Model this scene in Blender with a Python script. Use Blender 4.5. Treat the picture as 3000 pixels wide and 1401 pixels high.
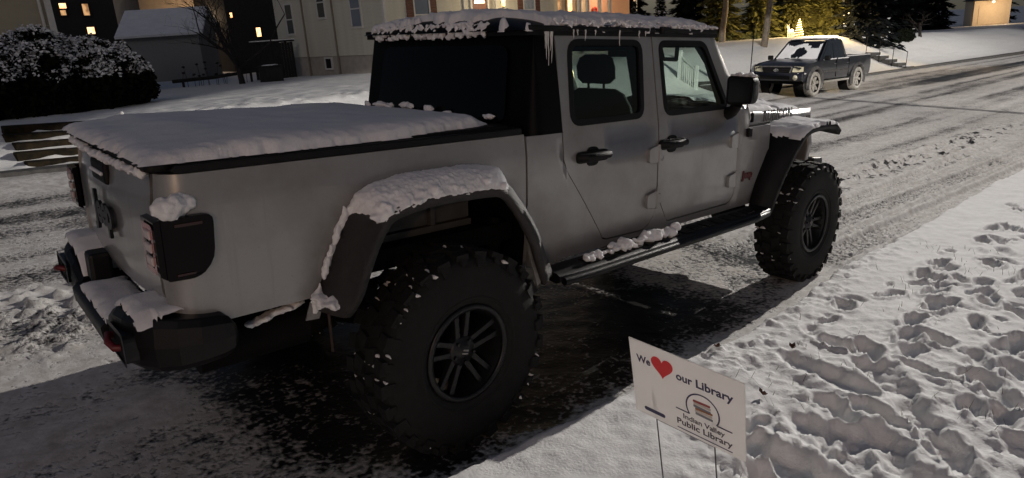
import bpy, bmesh, math, random
import numpy as np
from mathutils import Matrix, Vector

# ------------------------------------------------------------------ camera, light, exposure
sc = bpy.context.scene
for o in list(bpy.data.objects):
    bpy.data.objects.remove(o)
COL = sc.collection
# The street falls about 3.8 degrees towards +x. Street frame: x along the street (the way the big pickup
# faces), y across it to the far houses, z normal to the road. GR turns the street frame into the true
# upright world frame.
GR = Matrix(((0.9977628826, 0.0009019929, 0.0668462148),
             (0.0, 0.9999089745, -0.0134923239),
             (-0.0668523000, 0.0134621400, 0.9976720607)))
G4 = GR.to_4x4()
def W(p):
    return GR @ Vector(p)

cam_d = bpy.data.cameras.new('camera')
cam = bpy.data.objects.new('camera', cam_d)
COL.objects.link(cam)
cam_d.sensor_width = 36.0
cam_d.lens = 2046.6 / 3000 * 36.0
cam_d.clip_start = 0.05
cam_d.clip_end = 600
RC = Matrix(((0.72925581, 0.18223339, -0.65952782),
             (-0.68420939, 0.18492612, -0.7054501),
             (-0.00659264, 0.96570872, 0.25954424))).to_4x4()
RC.translation = (-1.82828, -3.18974, 1.77085)
cam.matrix_world = G4 @ RC
sc.camera = cam

SUN_EL, SUN_AZ = math.radians(32), math.radians(218)     # a faint fill added from behind the viewer; the street lamp further down is the key light
world = bpy.data.worlds.new('World')
sc.world = world
world.use_nodes = True
wn = world.node_tree.nodes
wl = world.node_tree.links
bgn = wn['Background']
sky = wn.new('ShaderNodeTexSky')
sky.sky_type = 'NISHITA'
sky.sun_disc = False
sky.sun_elevation = SUN_EL
sky.sun_rotation = math.radians(90) - SUN_AZ
tint = wn.new('ShaderNodeMix')
tint.data_type = 'RGBA'
tint.blend_type = 'MULTIPLY'
tint.inputs[0].default_value = 1.0
tint.inputs[7].default_value = (0.95, 0.87, 0.87, 1)      # town glow on the low cloud
wl.new(sky.outputs[0], tint.inputs[6])
wl.new(tint.outputs[2], bgn.inputs[0])
bgn.inputs[1].default_value = 0.022

sun_d = bpy.data.lights.new('sun', 'SUN')
sun_d.energy = 0.085
sun_d.angle = math.radians(8)
sun_d.color = (1.0, 0.95, 0.92)
sun = bpy.data.objects.new('sun', sun_d)
COL.objects.link(sun)
toward = Vector((math.cos(SUN_EL) * math.cos(SUN_AZ), math.cos(SUN_EL) * math.sin(SUN_AZ), math.sin(SUN_EL)))
sun.rotation_euler = toward.to_track_quat('Z', 'Y').to_euler()
sun.location = (-20, -16, 25)

sc.render.engine = 'CYCLES'
sc.cycles.use_denoising = True
sc.cycles.max_bounces = 8
sc.cycles.transparent_max_bounces = 16
sc.cycles.sample_clamp_indirect = 4.0
sc.view_settings.view_transform = 'Standard'
sc.view_settings.look = 'None'
sc.view_settings.exposure = 0.15
sc.view_settings.gamma = 1.0
sc.view_settings.use_curve_mapping = False

random.seed(7)
RNG = np.random.default_rng(11)

# ------------------------------------------------------------------ numpy noise
def _hash(ix, iy, seed):
    h = (ix.astype(np.int64) * 374761393 + iy.astype(np.int64) * 668265263 + seed * 974711) & 0xffffffff
    h = ((h ^ (h >> 13)) * 1274126177) & 0xffffffff
    h = (h ^ (h >> 16)) & 0xffffff
    return h / float(0xffffff)
def vnoise(x, y, seed=0):
    x = np.asarray(x, float); y = np.asarray(y, float)
    ix = np.floor(x); iy = np.floor(y)
    fx = x - ix; fy = y - iy
    fx = fx * fx * fx * (fx * (fx * 6 - 15) + 10); fy = fy * fy * fy * (fy * (fy * 6 - 15) + 10)
    a = _hash(ix, iy, seed); b = _hash(ix + 1, iy, seed); c = _hash(ix, iy + 1, seed); d = _hash(ix + 1, iy + 1, seed)
    return (a * (1 - fx) + b * fx) * (1 - fy) + (c * (1 - fx) + d * fx) * fy
def fbm(x, y, seed=0, oct=4, gain=0.5):
    s = 0.0; a = 1.0; n = 0.0
    ca, sa = math.cos(0.6), math.sin(0.6)
    for i in range(oct):
        s = s + a * vnoise(x, y, seed + i * 17); n += a; a *= gain
        x, y = (x * ca - y * sa) * 2.03 + 3.1, (x * sa + y * ca) * 2.03 + 1.7
    return s / n
def ss(a, b, t):
    t = np.clip((np.asarray(t, float) - a) / (b - a), 0, 1)
    return t * t * (3 - 2 * t)

# ------------------------------------------------------------------ materials
MATS = {}
def principled(name, color, rough=0.6, metal=0.0, coat=0.0, spec=0.5, var=0.0, vscale=8.0, bump=0.0, bscale=60.0, color2=None, emit=None, estr=0.0, coords='Object', detail=4.0, transmission=0.0, vlo=0.35, vhi=0.65):
    m = bpy.data.materials.new(name)
    m.use_nodes = True
    nt = m.node_tree
    b = nt.nodes['Principled BSDF']
    b.inputs['Base Color'].default_value = (*color, 1)
    b.inputs['Roughness'].default_value = rough
    b.inputs['Metallic'].default_value = metal
    b.inputs['Coat Weight'].default_value = coat
    b.inputs['Coat Roughness'].default_value = 0.18
    b.inputs['Specular IOR Level'].default_value = spec
    if transmission:
        b.inputs['Transmission Weight'].default_value = transmission
    if emit:
        b.inputs['Emission Color'].default_value = (*emit, 1)
        b.inputs['Emission Strength'].default_value = estr
    tc = nt.nodes.new('ShaderNodeTexCoord')
    if color2 is None and var > 0:
        color2 = tuple(max(0, c * (1 - var)) for c in color)
    if color2 is not None:
        n = nt.nodes.new('ShaderNodeTexNoise')
        n.inputs['Scale'].default_value = vscale
        n.inputs['Detail'].default_value = detail
        n.inputs['Roughness'].default_value = 0.6
        nt.links.new(tc.outputs[coords], n.inputs['Vector'])
        r = nt.nodes.new('ShaderNodeMapRange')
        r.inputs[1].default_value = vlo; r.inputs[2].default_value = vhi
        nt.links.new(n.outputs[0], r.inputs[0])
        mx = nt.nodes.new('ShaderNodeMix'); mx.data_type = 'RGBA'
        mx.inputs[6].default_value = (*color, 1); mx.inputs[7].default_value = (*color2, 1)
        nt.links.new(r.outputs[0], mx.inputs[0])
        nt.links.new(mx.outputs[2], b.inputs['Base Color'])
    if bump > 0:
        n2 = nt.nodes.new('ShaderNodeTexNoise')
        n2.inputs['Scale'].default_value = bscale
        n2.inputs['Detail'].default_value = 5.0
        nt.links.new(tc.outputs[coords], n2.inputs['Vector'])
        bp = nt.nodes.new('ShaderNodeBump')
        bp.inputs['Strength'].default_value = bump
        bp.inputs['Distance'].default_value = 0.02
        nt.links.new(n2.outputs[0], bp.inputs['Height'])
        nt.links.new(bp.outputs[0], b.inputs['Normal'])
    MATS[name] = m
    return m

def glass_mat(name, tintc, rough=0.02, ior=1.5):
    m = bpy.data.materials.new(name); m.use_nodes = True
    nt = m.node_tree
    for n in list(nt.nodes):
        nt.nodes.remove(n)
    out = nt.nodes.new('ShaderNodeOutputMaterial')
    mix = nt.nodes.new('ShaderNodeMixShader')
    lw = nt.nodes.new('ShaderNodeLayerWeight'); lw.inputs[0].default_value = 0.5
    pw = nt.nodes.new('ShaderNodeMath'); pw.operation = 'POWER'; pw.inputs[1].default_value = 5.0
    nt.links.new(lw.outputs['Facing'], pw.inputs[0])
    fr = nt.nodes.new('ShaderNodeMath'); fr.operation = 'MULTIPLY_ADD'; fr.inputs[1].default_value = 0.95; fr.inputs[2].default_value = 0.045
    nt.links.new(pw.outputs[0], fr.inputs[0])
    tr = nt.nodes.new('ShaderNodeBsdfTransparent'); tr.inputs[0].default_value = (*tintc, 1)
    gl = nt.nodes.new('ShaderNodeBsdfGlossy'); gl.inputs['Roughness'].default_value = rough
    nt.links.new(fr.outputs[0], mix.inputs[0]); nt.links.new(tr.outputs[0], mix.inputs[1]); nt.links.new(gl.outputs[0], mix.inputs[2])
    nt.links.new(mix.outputs[0], out.inputs[0])
    MATS[name] = m
    return m

def emission_mat(name, color, strength, color2=None, scale=3.0):
    m = bpy.data.materials.new(name); m.use_nodes = True
    nt = m.node_tree
    b = nt.nodes['Principled BSDF']
    b.inputs['Base Color'].default_value = (*[c * 0.5 for c in color], 1)
    b.inputs['Emission Strength'].default_value = strength
    b.inputs['Emission Color'].default_value = (*color, 1)
    if color2 is not None:
        tc = nt.nodes.new('ShaderNodeTexCoord')
        n = nt.nodes.new('ShaderNodeTexNoise'); n.inputs['Scale'].default_value = scale
        nt.links.new(tc.outputs['Object'], n.inputs['Vector'])
        r = nt.nodes.new('ShaderNodeMapRange'); r.inputs[1].default_value = 0.4; r.inputs[2].default_value = 0.6
        nt.links.new(n.outputs[0], r.inputs[0])
        mx = nt.nodes.new('ShaderNodeMix'); mx.data_type = 'RGBA'
        mx.inputs[6].default_value = (*color, 1); mx.inputs[7].default_value = (*color2, 1)
        nt.links.new(r.outputs[0], mx.inputs[0])
        nt.links.new(mx.outputs[2], b.inputs['Emission Color'])
    MATS[name] = m
    return m

# snow: grain relief, a trace of grey variation
principled('snow', (0.80, 0.80, 0.81), 0.75, var=0.10, vscale=3.0, bump=0.35, bscale=45.0, spec=0.25)
principled('snow_lump', (0.80, 0.79, 0.79), 0.75, var=0.08, vscale=9.0, bump=0.14, bscale=110.0, spec=0.2)
def silver_paint():
    # clear-coated silver with a thin uneven salt film and dried run marks
    m = principled('silver', (0.25, 0.245, 0.245), 0.42, metal=0.35, coat=0.45)
    nt = m.node_tree; L = nt.links; b = nt.nodes['Principled BSDF']; b.inputs['Coat Roughness'].default_value = 0.09
    tc = nt.nodes.new('ShaderNodeTexCoord')
    mp = nt.nodes.new('ShaderNodeMapping'); mp.inputs['Scale'].default_value = (26, 26, 1.3); L.new(tc.outputs['Object'], mp.inputs[0])
    runs = nt.nodes.new('ShaderNodeTexNoise'); runs.inputs['Scale'].default_value = 1.0; runs.inputs['Detail'].default_value = 3.0; L.new(mp.outputs[0], runs.inputs['Vector'])
    film = nt.nodes.new('ShaderNodeTexNoise'); film.inputs['Scale'].default_value = 2.4; film.inputs['Detail'].default_value = 9.0; film.inputs['Roughness'].default_value = 0.65; L.new(tc.outputs['Object'], film.inputs['Vector'])
    spk = nt.nodes.new('ShaderNodeTexNoise'); spk.inputs['Scale'].default_value = 120.0; spk.inputs['Detail'].default_value = 2.0; L.new(tc.outputs['Object'], spk.inputs['Vector'])
    r1 = nt.nodes.new('ShaderNodeMapRange'); r1.inputs[1].default_value = 0.60; r1.inputs[2].default_value = 0.72; r1.inputs[4].default_value = 0.35; L.new(runs.outputs[0], r1.inputs[0])
    r2 = nt.nodes.new('ShaderNodeMapRange'); r2.inputs[1].default_value = 0.42; r2.inputs[2].default_value = 0.70; r2.inputs[4].default_value = 0.75; L.new(film.outputs[0], r2.inputs[0])
    r3 = nt.nodes.new('ShaderNodeMapRange'); r3.inputs[1].default_value = 0.66; r3.inputs[2].default_value = 0.74; r3.inputs[4].default_value = 0.5; L.new(spk.outputs[0], r3.inputs[0])
    a1 = nt.nodes.new('ShaderNodeMath'); a1.operation = 'MAXIMUM'; L.new(r1.outputs[0], a1.inputs[0]); L.new(r2.outputs[0], a1.inputs[1])
    a2 = nt.nodes.new('ShaderNodeMath'); a2.operation = 'MAXIMUM'; L.new(a1.outputs[0], a2.inputs[0]); L.new(r3.outputs[0], a2.inputs[1])
    mx = nt.nodes.new('ShaderNodeMix'); mx.data_type = 'RGBA'; mx.inputs[6].default_value = (0.31, 0.305, 0.30, 1); mx.inputs[7].default_value = (0.21, 0.193, 0.18, 1)
    L.new(a2.outputs[0], mx.inputs[0]); L.new(mx.outputs[2], b.inputs['Base Color'])
    rg = nt.nodes.new('ShaderNodeMapRange'); rg.inputs[3].default_value = 0.30; rg.inputs[4].default_value = 0.55; L.new(a2.outputs[0], rg.inputs[0]); L.new(rg.outputs[0], b.inputs['Roughness'])
    cw = nt.nodes.new('ShaderNodeMapRange'); cw.inputs[3].default_value = 0.7; cw.inputs[4].default_value = 0.2; L.new(a2.outputs[0], cw.inputs[0]); L.new(cw.outputs[0], b.inputs['Coat Weight'])
silver_paint()
principled('silver_inner', (0.16, 0.155, 0.15), 0.6, var=0.3)
principled('black_plastic', (0.006, 0.0055, 0.0055), 0.6, spec=0.25, var=0.4, vscale=14, bump=0.12, bscale=260)
principled('flare_rubber', (0.030, 0.026, 0.024), 0.5, var=0.4, vscale=30, bump=0.6, bscale=320)
principled('black_top', (0.002, 0.002, 0.0022), 0.45, spec=0.1, var=0.3, bump=0.15, bscale=300)
principled('black_gloss', (0.002, 0.002, 0.0022), 0.1, spec=0.12)
principled('bumper_black', (0.006, 0.0055, 0.0055), 0.45, spec=0.3, var=0.4, bump=0.1, bscale=160)
principled('tyre', (0.011, 0.011, 0.0105), 0.8, var=0.35, vscale=20, bump=0.2, bscale=180, spec=0.3)
principled('rim_black', (0.014, 0.014, 0.0145), 0.38, metal=0.3, var=0.3, vscale=12)
principled('frame_black', (0.004, 0.0036, 0.0034), 0.8, spec=0.15, var=0.3)
principled('liner_grey', (0.07, 0.067, 0.063), 0.75, var=0.35, vscale=7)
principled('bracket_grey', (0.28, 0.27, 0.26), 0.5, metal=0.3, var=0.3, vscale=20)
principled('rust', (0.035, 0.018, 0.012), 0.8, var=0.5, vscale=20)
principled('seat_black', (0.010, 0.010, 0.011), 0.85, var=0.2)
principled('lens_smoke', (0.0025, 0.0012, 0.0012), 0.12, spec=0.15)
principled('lens_red', (0.30, 0.008, 0.010), 0.12, coat=0.5)
principled('lens_white', (0.55, 0.45, 0.43), 0.25, coat=0.4)
principled('chrome', (0.6, 0.6, 0.6), 0.18, metal=1.0)
principled('mirror_dark', (0.16, 0.16, 0.17), 0.08, metal=1.0)
principled('badge_black', (0.006, 0.006, 0.006), 0.4)
principled('badge_red', (0.09, 0.012, 0.012), 0.45)
principled('badge_grey', (0.13, 0.125, 0.125), 0.5)
principled('hook_red', (0.12, 0.008, 0.010), 0.45)
principled('lens_red_dark', (0.03, 0.002, 0.003), 0.2)
principled('ice', (0.62, 0.62, 0.60), 0.12, coat=0.3, var=0.15, vscale=30)
glass_mat('glass_tint', (0.66, 0.80, 0.72))
glass_mat('glass_rear', (0.24, 0.31, 0.28))
glass_mat('glass_clear', (0.85, 0.9, 0.88))

# ------------------------------------------------------------------ mesh helpers
class MB:
    def __init__(s):
        s.v = []; s.f = []; s.smooth = []
    def add(s, verts, faces, smooth=False):
        n = len(s.v)
        s.v.extend([tuple(p) for p in verts])
        s.f.extend([tuple(i + n for i in f) for f in faces])
        s.smooth.extend([smooth] * len(faces))
    def box(s, lo, hi):
        x0, y0, z0 = lo; x1, y1, z1 = hi
        s.add([(x0, y0, z0), (x1, y0, z0), (x1, y1, z0), (x0, y1, z0), (x0, y0, z1), (x1, y0, z1), (x1, y1, z1), (x0, y1, z1)],
              [(0, 3, 2, 1), (4, 5, 6, 7), (0, 1, 5, 4), (1, 2, 6, 5), (2, 3, 7, 6), (3, 0, 4, 7)])
    def obox(s, c, size, rot=None):
        hx, hy, hz = [d / 2 for d in size]
        m = rot if rot is not None else Matrix.Identity(3)
        c = Vector(c)
        vs = [c + m @ Vector((sx * hx, sy * hy, sz * hz)) for sz in (-1, 1) for sx, sy in ((-1, -1), (1, -1), (1, 1), (-1, 1))]
        s.add(vs, [(0, 3, 2, 1), (4, 5, 6, 7), (0, 1, 5, 4), (1, 2, 6, 5), (2, 3, 7, 6), (3, 0, 4, 7)])
    def prism(s, outline, a0, a1, axis='y'):
        # outline: 2-D points; extruded along axis from a0 to a1. axis y: (x,z); x: (y,z); z: (x,y)
        n = len(outline)
        def P(q, a):
            return {'y': (q[0], a, q[1]), 'x': (a, q[0], q[1]), 'z': (q[0], q[1], a)}[axis]
        vs = [P(q, a0) for q in outline] + [P(q, a1) for q in outline]
        fs = [tuple(range(n))[::-1], tuple(range(n, 2 * n))] + [(i, (i + 1) % n, n + (i + 1) % n, n + i) for i in range(n)]
        s.add(vs, fs)
    def loft(s, rings, closed=True, caps=True, smooth=True):
        n = len(rings[0]); vs = [p for r in rings for p in r]; fs = []
        m = n if closed else n - 1
        for k in range(len(rings) - 1):
            for i in range(m):
                j = (i + 1) % n
                fs.append((k * n + i, k * n + j, (k + 1) * n + j, (k + 1) * n + i))
        s.add(vs, fs, smooth)
        if caps and closed:
            s.add(rings[0], [tuple(range(n))[::-1]]); s.add(rings[-1], [tuple(range(n))])
    def tube(s, pts, rad, n=8, caps=True, smooth=True):
        pts = [Vector(p) for p in pts]
        if not hasattr(rad, '__len__'):
            rad = [rad] * len(pts)
        rings = []; ref = None
        for i, p in enumerate(pts):
            d = (pts[min(i + 1, len(pts) - 1)] - pts[max(i - 1, 0)])
            if d.length < 1e-9:
                d = Vector((0, 0, 1))
            d.normalize()
            if ref is None:
                ref = d.orthogonal().normalized()
            ref = (ref - d * ref.dot(d))
            ref = d.orthogonal().normalized() if ref.length < 1e-6 else ref.normalized()
            b = d.cross(ref)
            rings.append([p + (ref * math.cos(2 * math.pi * k / n) + b * math.sin(2 * math.pi * k / n)) * rad[i] for k in range(n)])
        s.loft(rings, True, caps, smooth)
    def lathe(s, prof, n=32, axis='y', centre=(0, 0, 0), closed=False, smooth=True):
        # prof: (radius, along-axis) points
        rings = []
        for k in range(n):
            a = 2 * math.pi * k / n
            c, q = math.cos(a), math.sin(a)
            if axis == 'y':
                rings.append([(centre[0] + r * c, centre[1] + h, centre[2] + r * q) for r, h in prof])
            elif axis == 'x':
                rings.append([(centre[0] + h, centre[1] + r * c, centre[2] + r * q) for r, h in prof])
            else:
                rings.append([(centre[0] + r * c, centre[1] + r * q, centre[2] + h) for r, h in prof])
        m = len(prof); vs = [p for r in rings for p in r]; fs = []
        for k in range(n):
            kk = (k + 1) % n
            for i in range(m if closed else m - 1):
                j = (i + 1) % m
                fs.append((k * m + i, k * m + j, kk * m + j, kk * m + i))
        s.add(vs, fs, smooth)
    def blob(s, c, r, seed=0, n=7, m=5, rough=0.25):
        rr = random.Random(seed)
        c = Vector(c)
        if not hasattr(r, '__len__'):
            r = (r, r, r)
        vs = [c + Vector((0, 0, -r[2]))]; fs = []
        for j in range(1, m):
            t = math.pi * j / m - math.pi / 2
            for i in range(n):
                a = 2 * math.pi * (i + 0.5 * (j % 2)) / n
                k = 1 + rr.uniform(-rough, rough)
                vs.append(c + Vector((r[0] * math.cos(t) * math.cos(a) * k, r[1] * math.cos(t) * math.sin(a) * k, r[2] * math.sin(t) * k)))
        vs.append(c + Vector((0, 0, r[2])))
        for i in range(n):
            fs.append((0, 1 + (i + 1) % n, 1 + i))
        for j in range(m - 2):
            for i in range(n):
                a = 1 + j * n + i; b = 1 + j * n + (i + 1) % n
                fs.append((a, b, b + n, a + n))
        L = len(vs) - 1
        for i in range(n):
            fs.append((L, 1 + (m - 2) * n + i, 1 + (m - 2) * n + (i + 1) % n))
        s.add(vs, fs, True)
    def mirrored(s):
        q = MB()
        q.v = [(x, -y, z) for x, y, z in s.v]; q.f = [f[::-1] for f in s.f]; q.smooth = list(s.smooth)
        return q
    def mesh(s, name):
        me = bpy.data.meshes.new(name)
        me.from_pydata(s.v, [], s.f)
        if s.smooth:
            me.polygons.foreach_set('use_smooth', s.smooth)
        me.update()
        return me
    def build(s, name, mat, parent=None, bevel=0.0, segs=2, recalc=False, fuse=0.0):
        me = s.mesh(name)
        if recalc:
            bm = bmesh.new(); bm.from_mesh(me)
            bmesh.ops.recalc_face_normals(bm, faces=bm.faces)
            bm.to_mesh(me); bm.free()
        o = bpy.data.objects.new(name, me)
        me.materials.append(MATS[mat] if isinstance(mat, str) else mat)
        COL.objects.link(o)
        o.parent = parent
        if bevel:
            b = o.modifiers.new('bevel', 'BEVEL'); b.width = bevel; b.segments = segs; b.limit_method = 'ANGLE'; b.angle_limit = math.radians(35)
            b.harden_normals = False
        if fuse:                     # grow separate clumps together into one crust
            r = o.modifiers.new('fuse', 'REMESH'); r.mode = 'VOXEL'; r.voxel_size = fuse; r.use_smooth_shade = True
            sm = o.modifiers.new('soften', 'SMOOTH'); sm.factor = 0.5; sm.iterations = 3
            if 'crust' not in bpy.data.textures:
                tx_ = bpy.data.textures.new('crust', 'CLOUDS'); tx_.noise_scale = 0.016; tx_.noise_depth = 3
            dm = o.modifiers.new('crumble', 'DISPLACE'); dm.texture = bpy.data.textures['crust']; dm.strength = 0.012; dm.mid_level = 0.55; dm.texture_coords = 'LOCAL'
        return o

def empty(name, loc=(0, 0, 0), rz=0.0, mat4=None):
    o = bpy.data.objects.new(name, None)
    COL.objects.link(o)
    o.empty_display_size = 0.2
    if mat4 is not None:
        o.matrix_world = mat4
    else:
        o.location = loc; o.rotation_euler = (0, 0, rz)
    return o
def tag(o, label=None, cat=None, group=None, kind=None):
    if label: o['label'] = label
    if cat: o['category'] = cat
    if group: o['group'] = group
    if kind: o['kind'] = kind
    return o
def copy_tree(o, parent=None):
    c = o.copy(); COL.objects.link(c); c.parent = parent
    for ch in list(o.children):
        copy_tree(ch, c)
    return c
def text_mesh(body, size, extrude, bold=0.0, align='CENTER', spacing=1.0, shear=0.0):
    cu = bpy.data.curves.new('lettering', 'FONT')
    cu.body = body; cu.size = size; cu.extrude = extrude; cu.offset = bold
    cu.align_x = align; cu.align_y = 'CENTER'; cu.space_character = spacing; cu.shear = shear
    cu.resolution_u = 3
    ob = bpy.data.objects.new('lettering', cu)
    COL.objects.link(ob)
    bpy.context.view_layer.update()
    me = bpy.data.meshes.new_from_object(ob.evaluated_get(bpy.context.evaluated_depsgraph_get()))
    bpy.data.objects.remove(ob); bpy.data.curves.remove(cu)
    return me
def lettering(name, body, size, extrude, mat, parent, matrix, **kw):
    me = text_mesh(body, size, extrude, **kw)
    me.materials.clear(); me.materials.append(MATS[mat])
    o = bpy.data.objects.new(name, me)
    COL.objects.link(o)
    o.parent = parent
    o.matrix_local = matrix
    return o
def frame3(origin, right, upv):
    r = Vector(right).normalized(); u = Vector(upv); n = r.cross(u).normalized(); u = n.cross(r)
    m = Matrix((r, u, n)).transposed().to_4x4()
    m.translation = origin
    return m

# ------------------------------------------------------------------ ground heights (street frame)
def zroad(x):
    x = np.asarray(x, float)
    t = np.clip(x - 8, 0, 8)
    return 0.03 / 16 * t * t + 0.03 * np.maximum(x - 16, 0)
def zyard(x, y):
    zg = 0.65 - 0.01 * np.clip(x, 0, 36) - 0.045 * np.clip(np.asarray(x, float) - 36, 0, 28) - 0.02 * np.clip(np.asarray(x, float) - 64, 0, 60) - 0.02 * np.clip(y - 11, 0, 20)
    return (zg + 0.0669 * x - 0.0135 * y) / 0.9977
KERB_Y = 8.9
VERGE_Y = -1.15
def zfar(x, y):
    x = np.asarray(x, float); y = np.asarray(y, float)
    yb = 11.2 + ss(5, 30, x) * 3.3
    a = ss(9.2, yb, y); zk = zroad(x) + 0.13
    return zk * (1 - a) + np.maximum(zyard(x, y), zk) * a
def yard_point(x, y, dz=0.0):
    return W((x, y, float(zfar(x, y)) + dz))

def grid_mesh(name, X, Y, Z, mat, attr=None):
    nx, ny = X.shape
    co = np.stack([X, Y, Z], -1).reshape(-1, 3)
    idx = np.arange(nx * ny).reshape(nx, ny)
    q = np.stack([idx[:-1, :-1], idx[1:, :-1], idx[1:, 1:], idx[:-1, 1:]], -1).reshape(-1, 4)
    me = bpy.data.meshes.new(name)
    me.vertices.add(len(co)); me.vertices.foreach_set('co', co.astype(np.float32).ravel())
    me.loops.add(q.size); me.loops.foreach_set('vertex_index', q.astype(np.int32).ravel())
    me.polygons.add(len(q)); me.polygons.foreach_set('loop_start', (np.arange(len(q)) * 4).astype(np.int32))
    me.polygons.foreach_set('use_smooth', np.ones(len(q), bool))
    me.update(); me.validate()
    if attr:
        for k, a in attr.items():
            at = me.attributes.new(k, 'FLOAT', 'POINT')
            at.data.foreach_set('value', a.astype(np.float32).ravel())
    me.materials.append(MATS[mat] if isinstance(mat, str) else mat)
    o = bpy.data.objects.new(name, me)
    COL.objects.link(o)
    return o
def graded(a, b, centre, d0, growth, dmax):
    # coordinates from a to b, spacing d0 at centre growing with distance
    out = [centre]; x = centre
    while x < b:
        d = min(dmax, d0 + growth * max(0, x - centre)); x += d; out.append(min(x, b))
    left = []; x = centre
    while x > a:
        d = min(dmax, d0 + growth * max(0, centre - x)); x -= d; left.append(max(x, a))
    return np.array(left[::-1] + out)

# ------------------------------------------------------------------ ground materials
def ground_mat(name, snow_c, snow_c2, base_c, base_rough, contrast=5.0, speckle=70.0):
    m = bpy.data.materials.new(name); m.use_nodes = True
    nt = m.node_tree; L = nt.links
    b = nt.nodes['Principled BSDF']
    tc = nt.nodes.new('ShaderNodeTexCoord')
    at = nt.nodes.new('ShaderNodeAttribute'); at.attribute_name = 'snow'
    n1 = nt.nodes.new('ShaderNodeTexNoise'); n1.inputs['Scale'].default_value = speckle; n1.inputs['Detail'].default_value = 3.0
    n2 = nt.nodes.new('ShaderNodeTexNoise'); n2.inputs['Scale'].default_value = 9.0; n2.inputs['Detail'].default_value = 6.0
    n2.inputs['Roughness'].default_value = 0.7
    L.new(tc.outputs['Object'], n1.inputs['Vector']); L.new(tc.outputs['Object'], n2.inputs['Vector'])
    mix = nt.nodes.new('ShaderNodeMath'); mix.operation = 'ADD'
    L.new(n1.outputs[0], mix.inputs[0]); L.new(n2.outputs[0], mix.inputs[1])
    s1 = nt.nodes.new('ShaderNodeMath'); s1.operation = 'MULTIPLY_ADD'; s1.inputs[1].default_value = 0.5; s1.inputs[2].default_value = -0.5
    L.new(mix.outputs[0], s1.inputs[0])
    ad = nt.nodes.new('ShaderNodeMath'); ad.operation = 'MULTIPLY_ADD'; ad.inputs[1].default_value = 2.4
    L.new(s1.outputs[0], ad.inputs[0]); L.new(at.outputs['Fac'], ad.inputs[2])
    mr = nt.nodes.new('ShaderNodeMapRange'); mr.inputs[1].default_value = 0.5 - 0.5 / contrast; mr.inputs[2].default_value = 0.5 + 0.5 / contrast
    L.new(ad.outputs[0], mr.inputs[0])
    sn = nt.nodes.new('ShaderNodeMix'); sn.data_type = 'RGBA'
    sn.inputs[6].default_value = (*snow_c, 1); sn.inputs[7].default_value = (*snow_c2, 1)
    r2 = nt.nodes.new('ShaderNodeMapRange'); r2.inputs[1].default_value = 0.4; r2.inputs[2].default_value = 0.7
    L.new(n2.outputs[0], r2.inputs[0]); L.new(r2.outputs[0], sn.inputs[0])
    bs = nt.nodes.new('ShaderNodeMix'); bs.data_type = 'RGBA'
    bs.inputs[6].default_value = (*base_c, 1); bs.inputs[7].default_value = (*[c * 1.9 for c in base_c], 1)
    L.new(n1.outputs[0], bs.inputs[0])
    cm = nt.nodes.new('ShaderNodeMix'); cm.data_type = 'RGBA'
    L.new(mr.outputs[0], cm.inputs[0]); L.new(bs.outputs[2], cm.inputs[6]); L.new(sn.outputs[2], cm.inputs[7])
    L.new(cm.outputs[2], b.inputs['Base Color'])
    rm = nt.nodes.new('ShaderNodeMapRange'); rm.inputs[3].default_value = base_rough; rm.inputs[4].default_value = 0.8
    L.new(mr.outputs[0], rm.inputs[0]); L.new(rm.outputs[0], b.inputs['Roughness'])
    b.inputs['Specular IOR Level'].default_value = 0.18
    bp = nt.nodes.new('ShaderNodeBump'); bp.inputs['Strength'].default_value = 0.45; bp.inputs['Distance'].default_value = 0.012
    hm = nt.nodes.new('ShaderNodeMath'); hm.operation = 'MULTIPLY_ADD'; hm.inputs[1].default_value = 0.6
    L.new(n1.outputs[0], hm.inputs[0]); L.new(mr.outputs[0], hm.inputs[2])
    L.new(hm.outputs[0], bp.inputs['Height']); L.new(bp.outputs[0], b.inputs['Normal'])
    MATS[name] = m
    return m
ground_mat('road_mix', (0.64, 0.62, 0.60), (0.38, 0.35, 0.325), (0.010, 0.0092, 0.0088), 0.42, contrast=2.6, speckle=34.0)
ground_mat('verge_snow', (0.80, 0.79, 0.78), (0.70, 0.69, 0.68), (0.10, 0.085, 0.045), 0.8, contrast=6)
ground_mat('yard_snow', (0.80, 0.79, 0.77), (0.69, 0.68, 0.66), (0.10, 0.09, 0.05), 0.8, contrast=6, speckle=25)

def worley(x, y, seed=0):
    # distance to nearest feature point, and that cell's random value
    ix = np.floor(x); iy = np.floor(y)
    best = np.full(x.shape, 9.0); val = np.zeros(x.shape)
    for dx in (-1, 0, 1):
        for dy in (-1, 0, 1):
            cx = ix + dx; cy = iy + dy
            px = cx + _hash(cx, cy, seed + 1); py = cy + _hash(cx, cy, seed + 2)
            d = np.hypot(px - x, py - y)
            m = d < best
            best = np.where(m, d, best); val = np.where(m, _hash(cx, cy, seed + 3), val)
    return best, val

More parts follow.
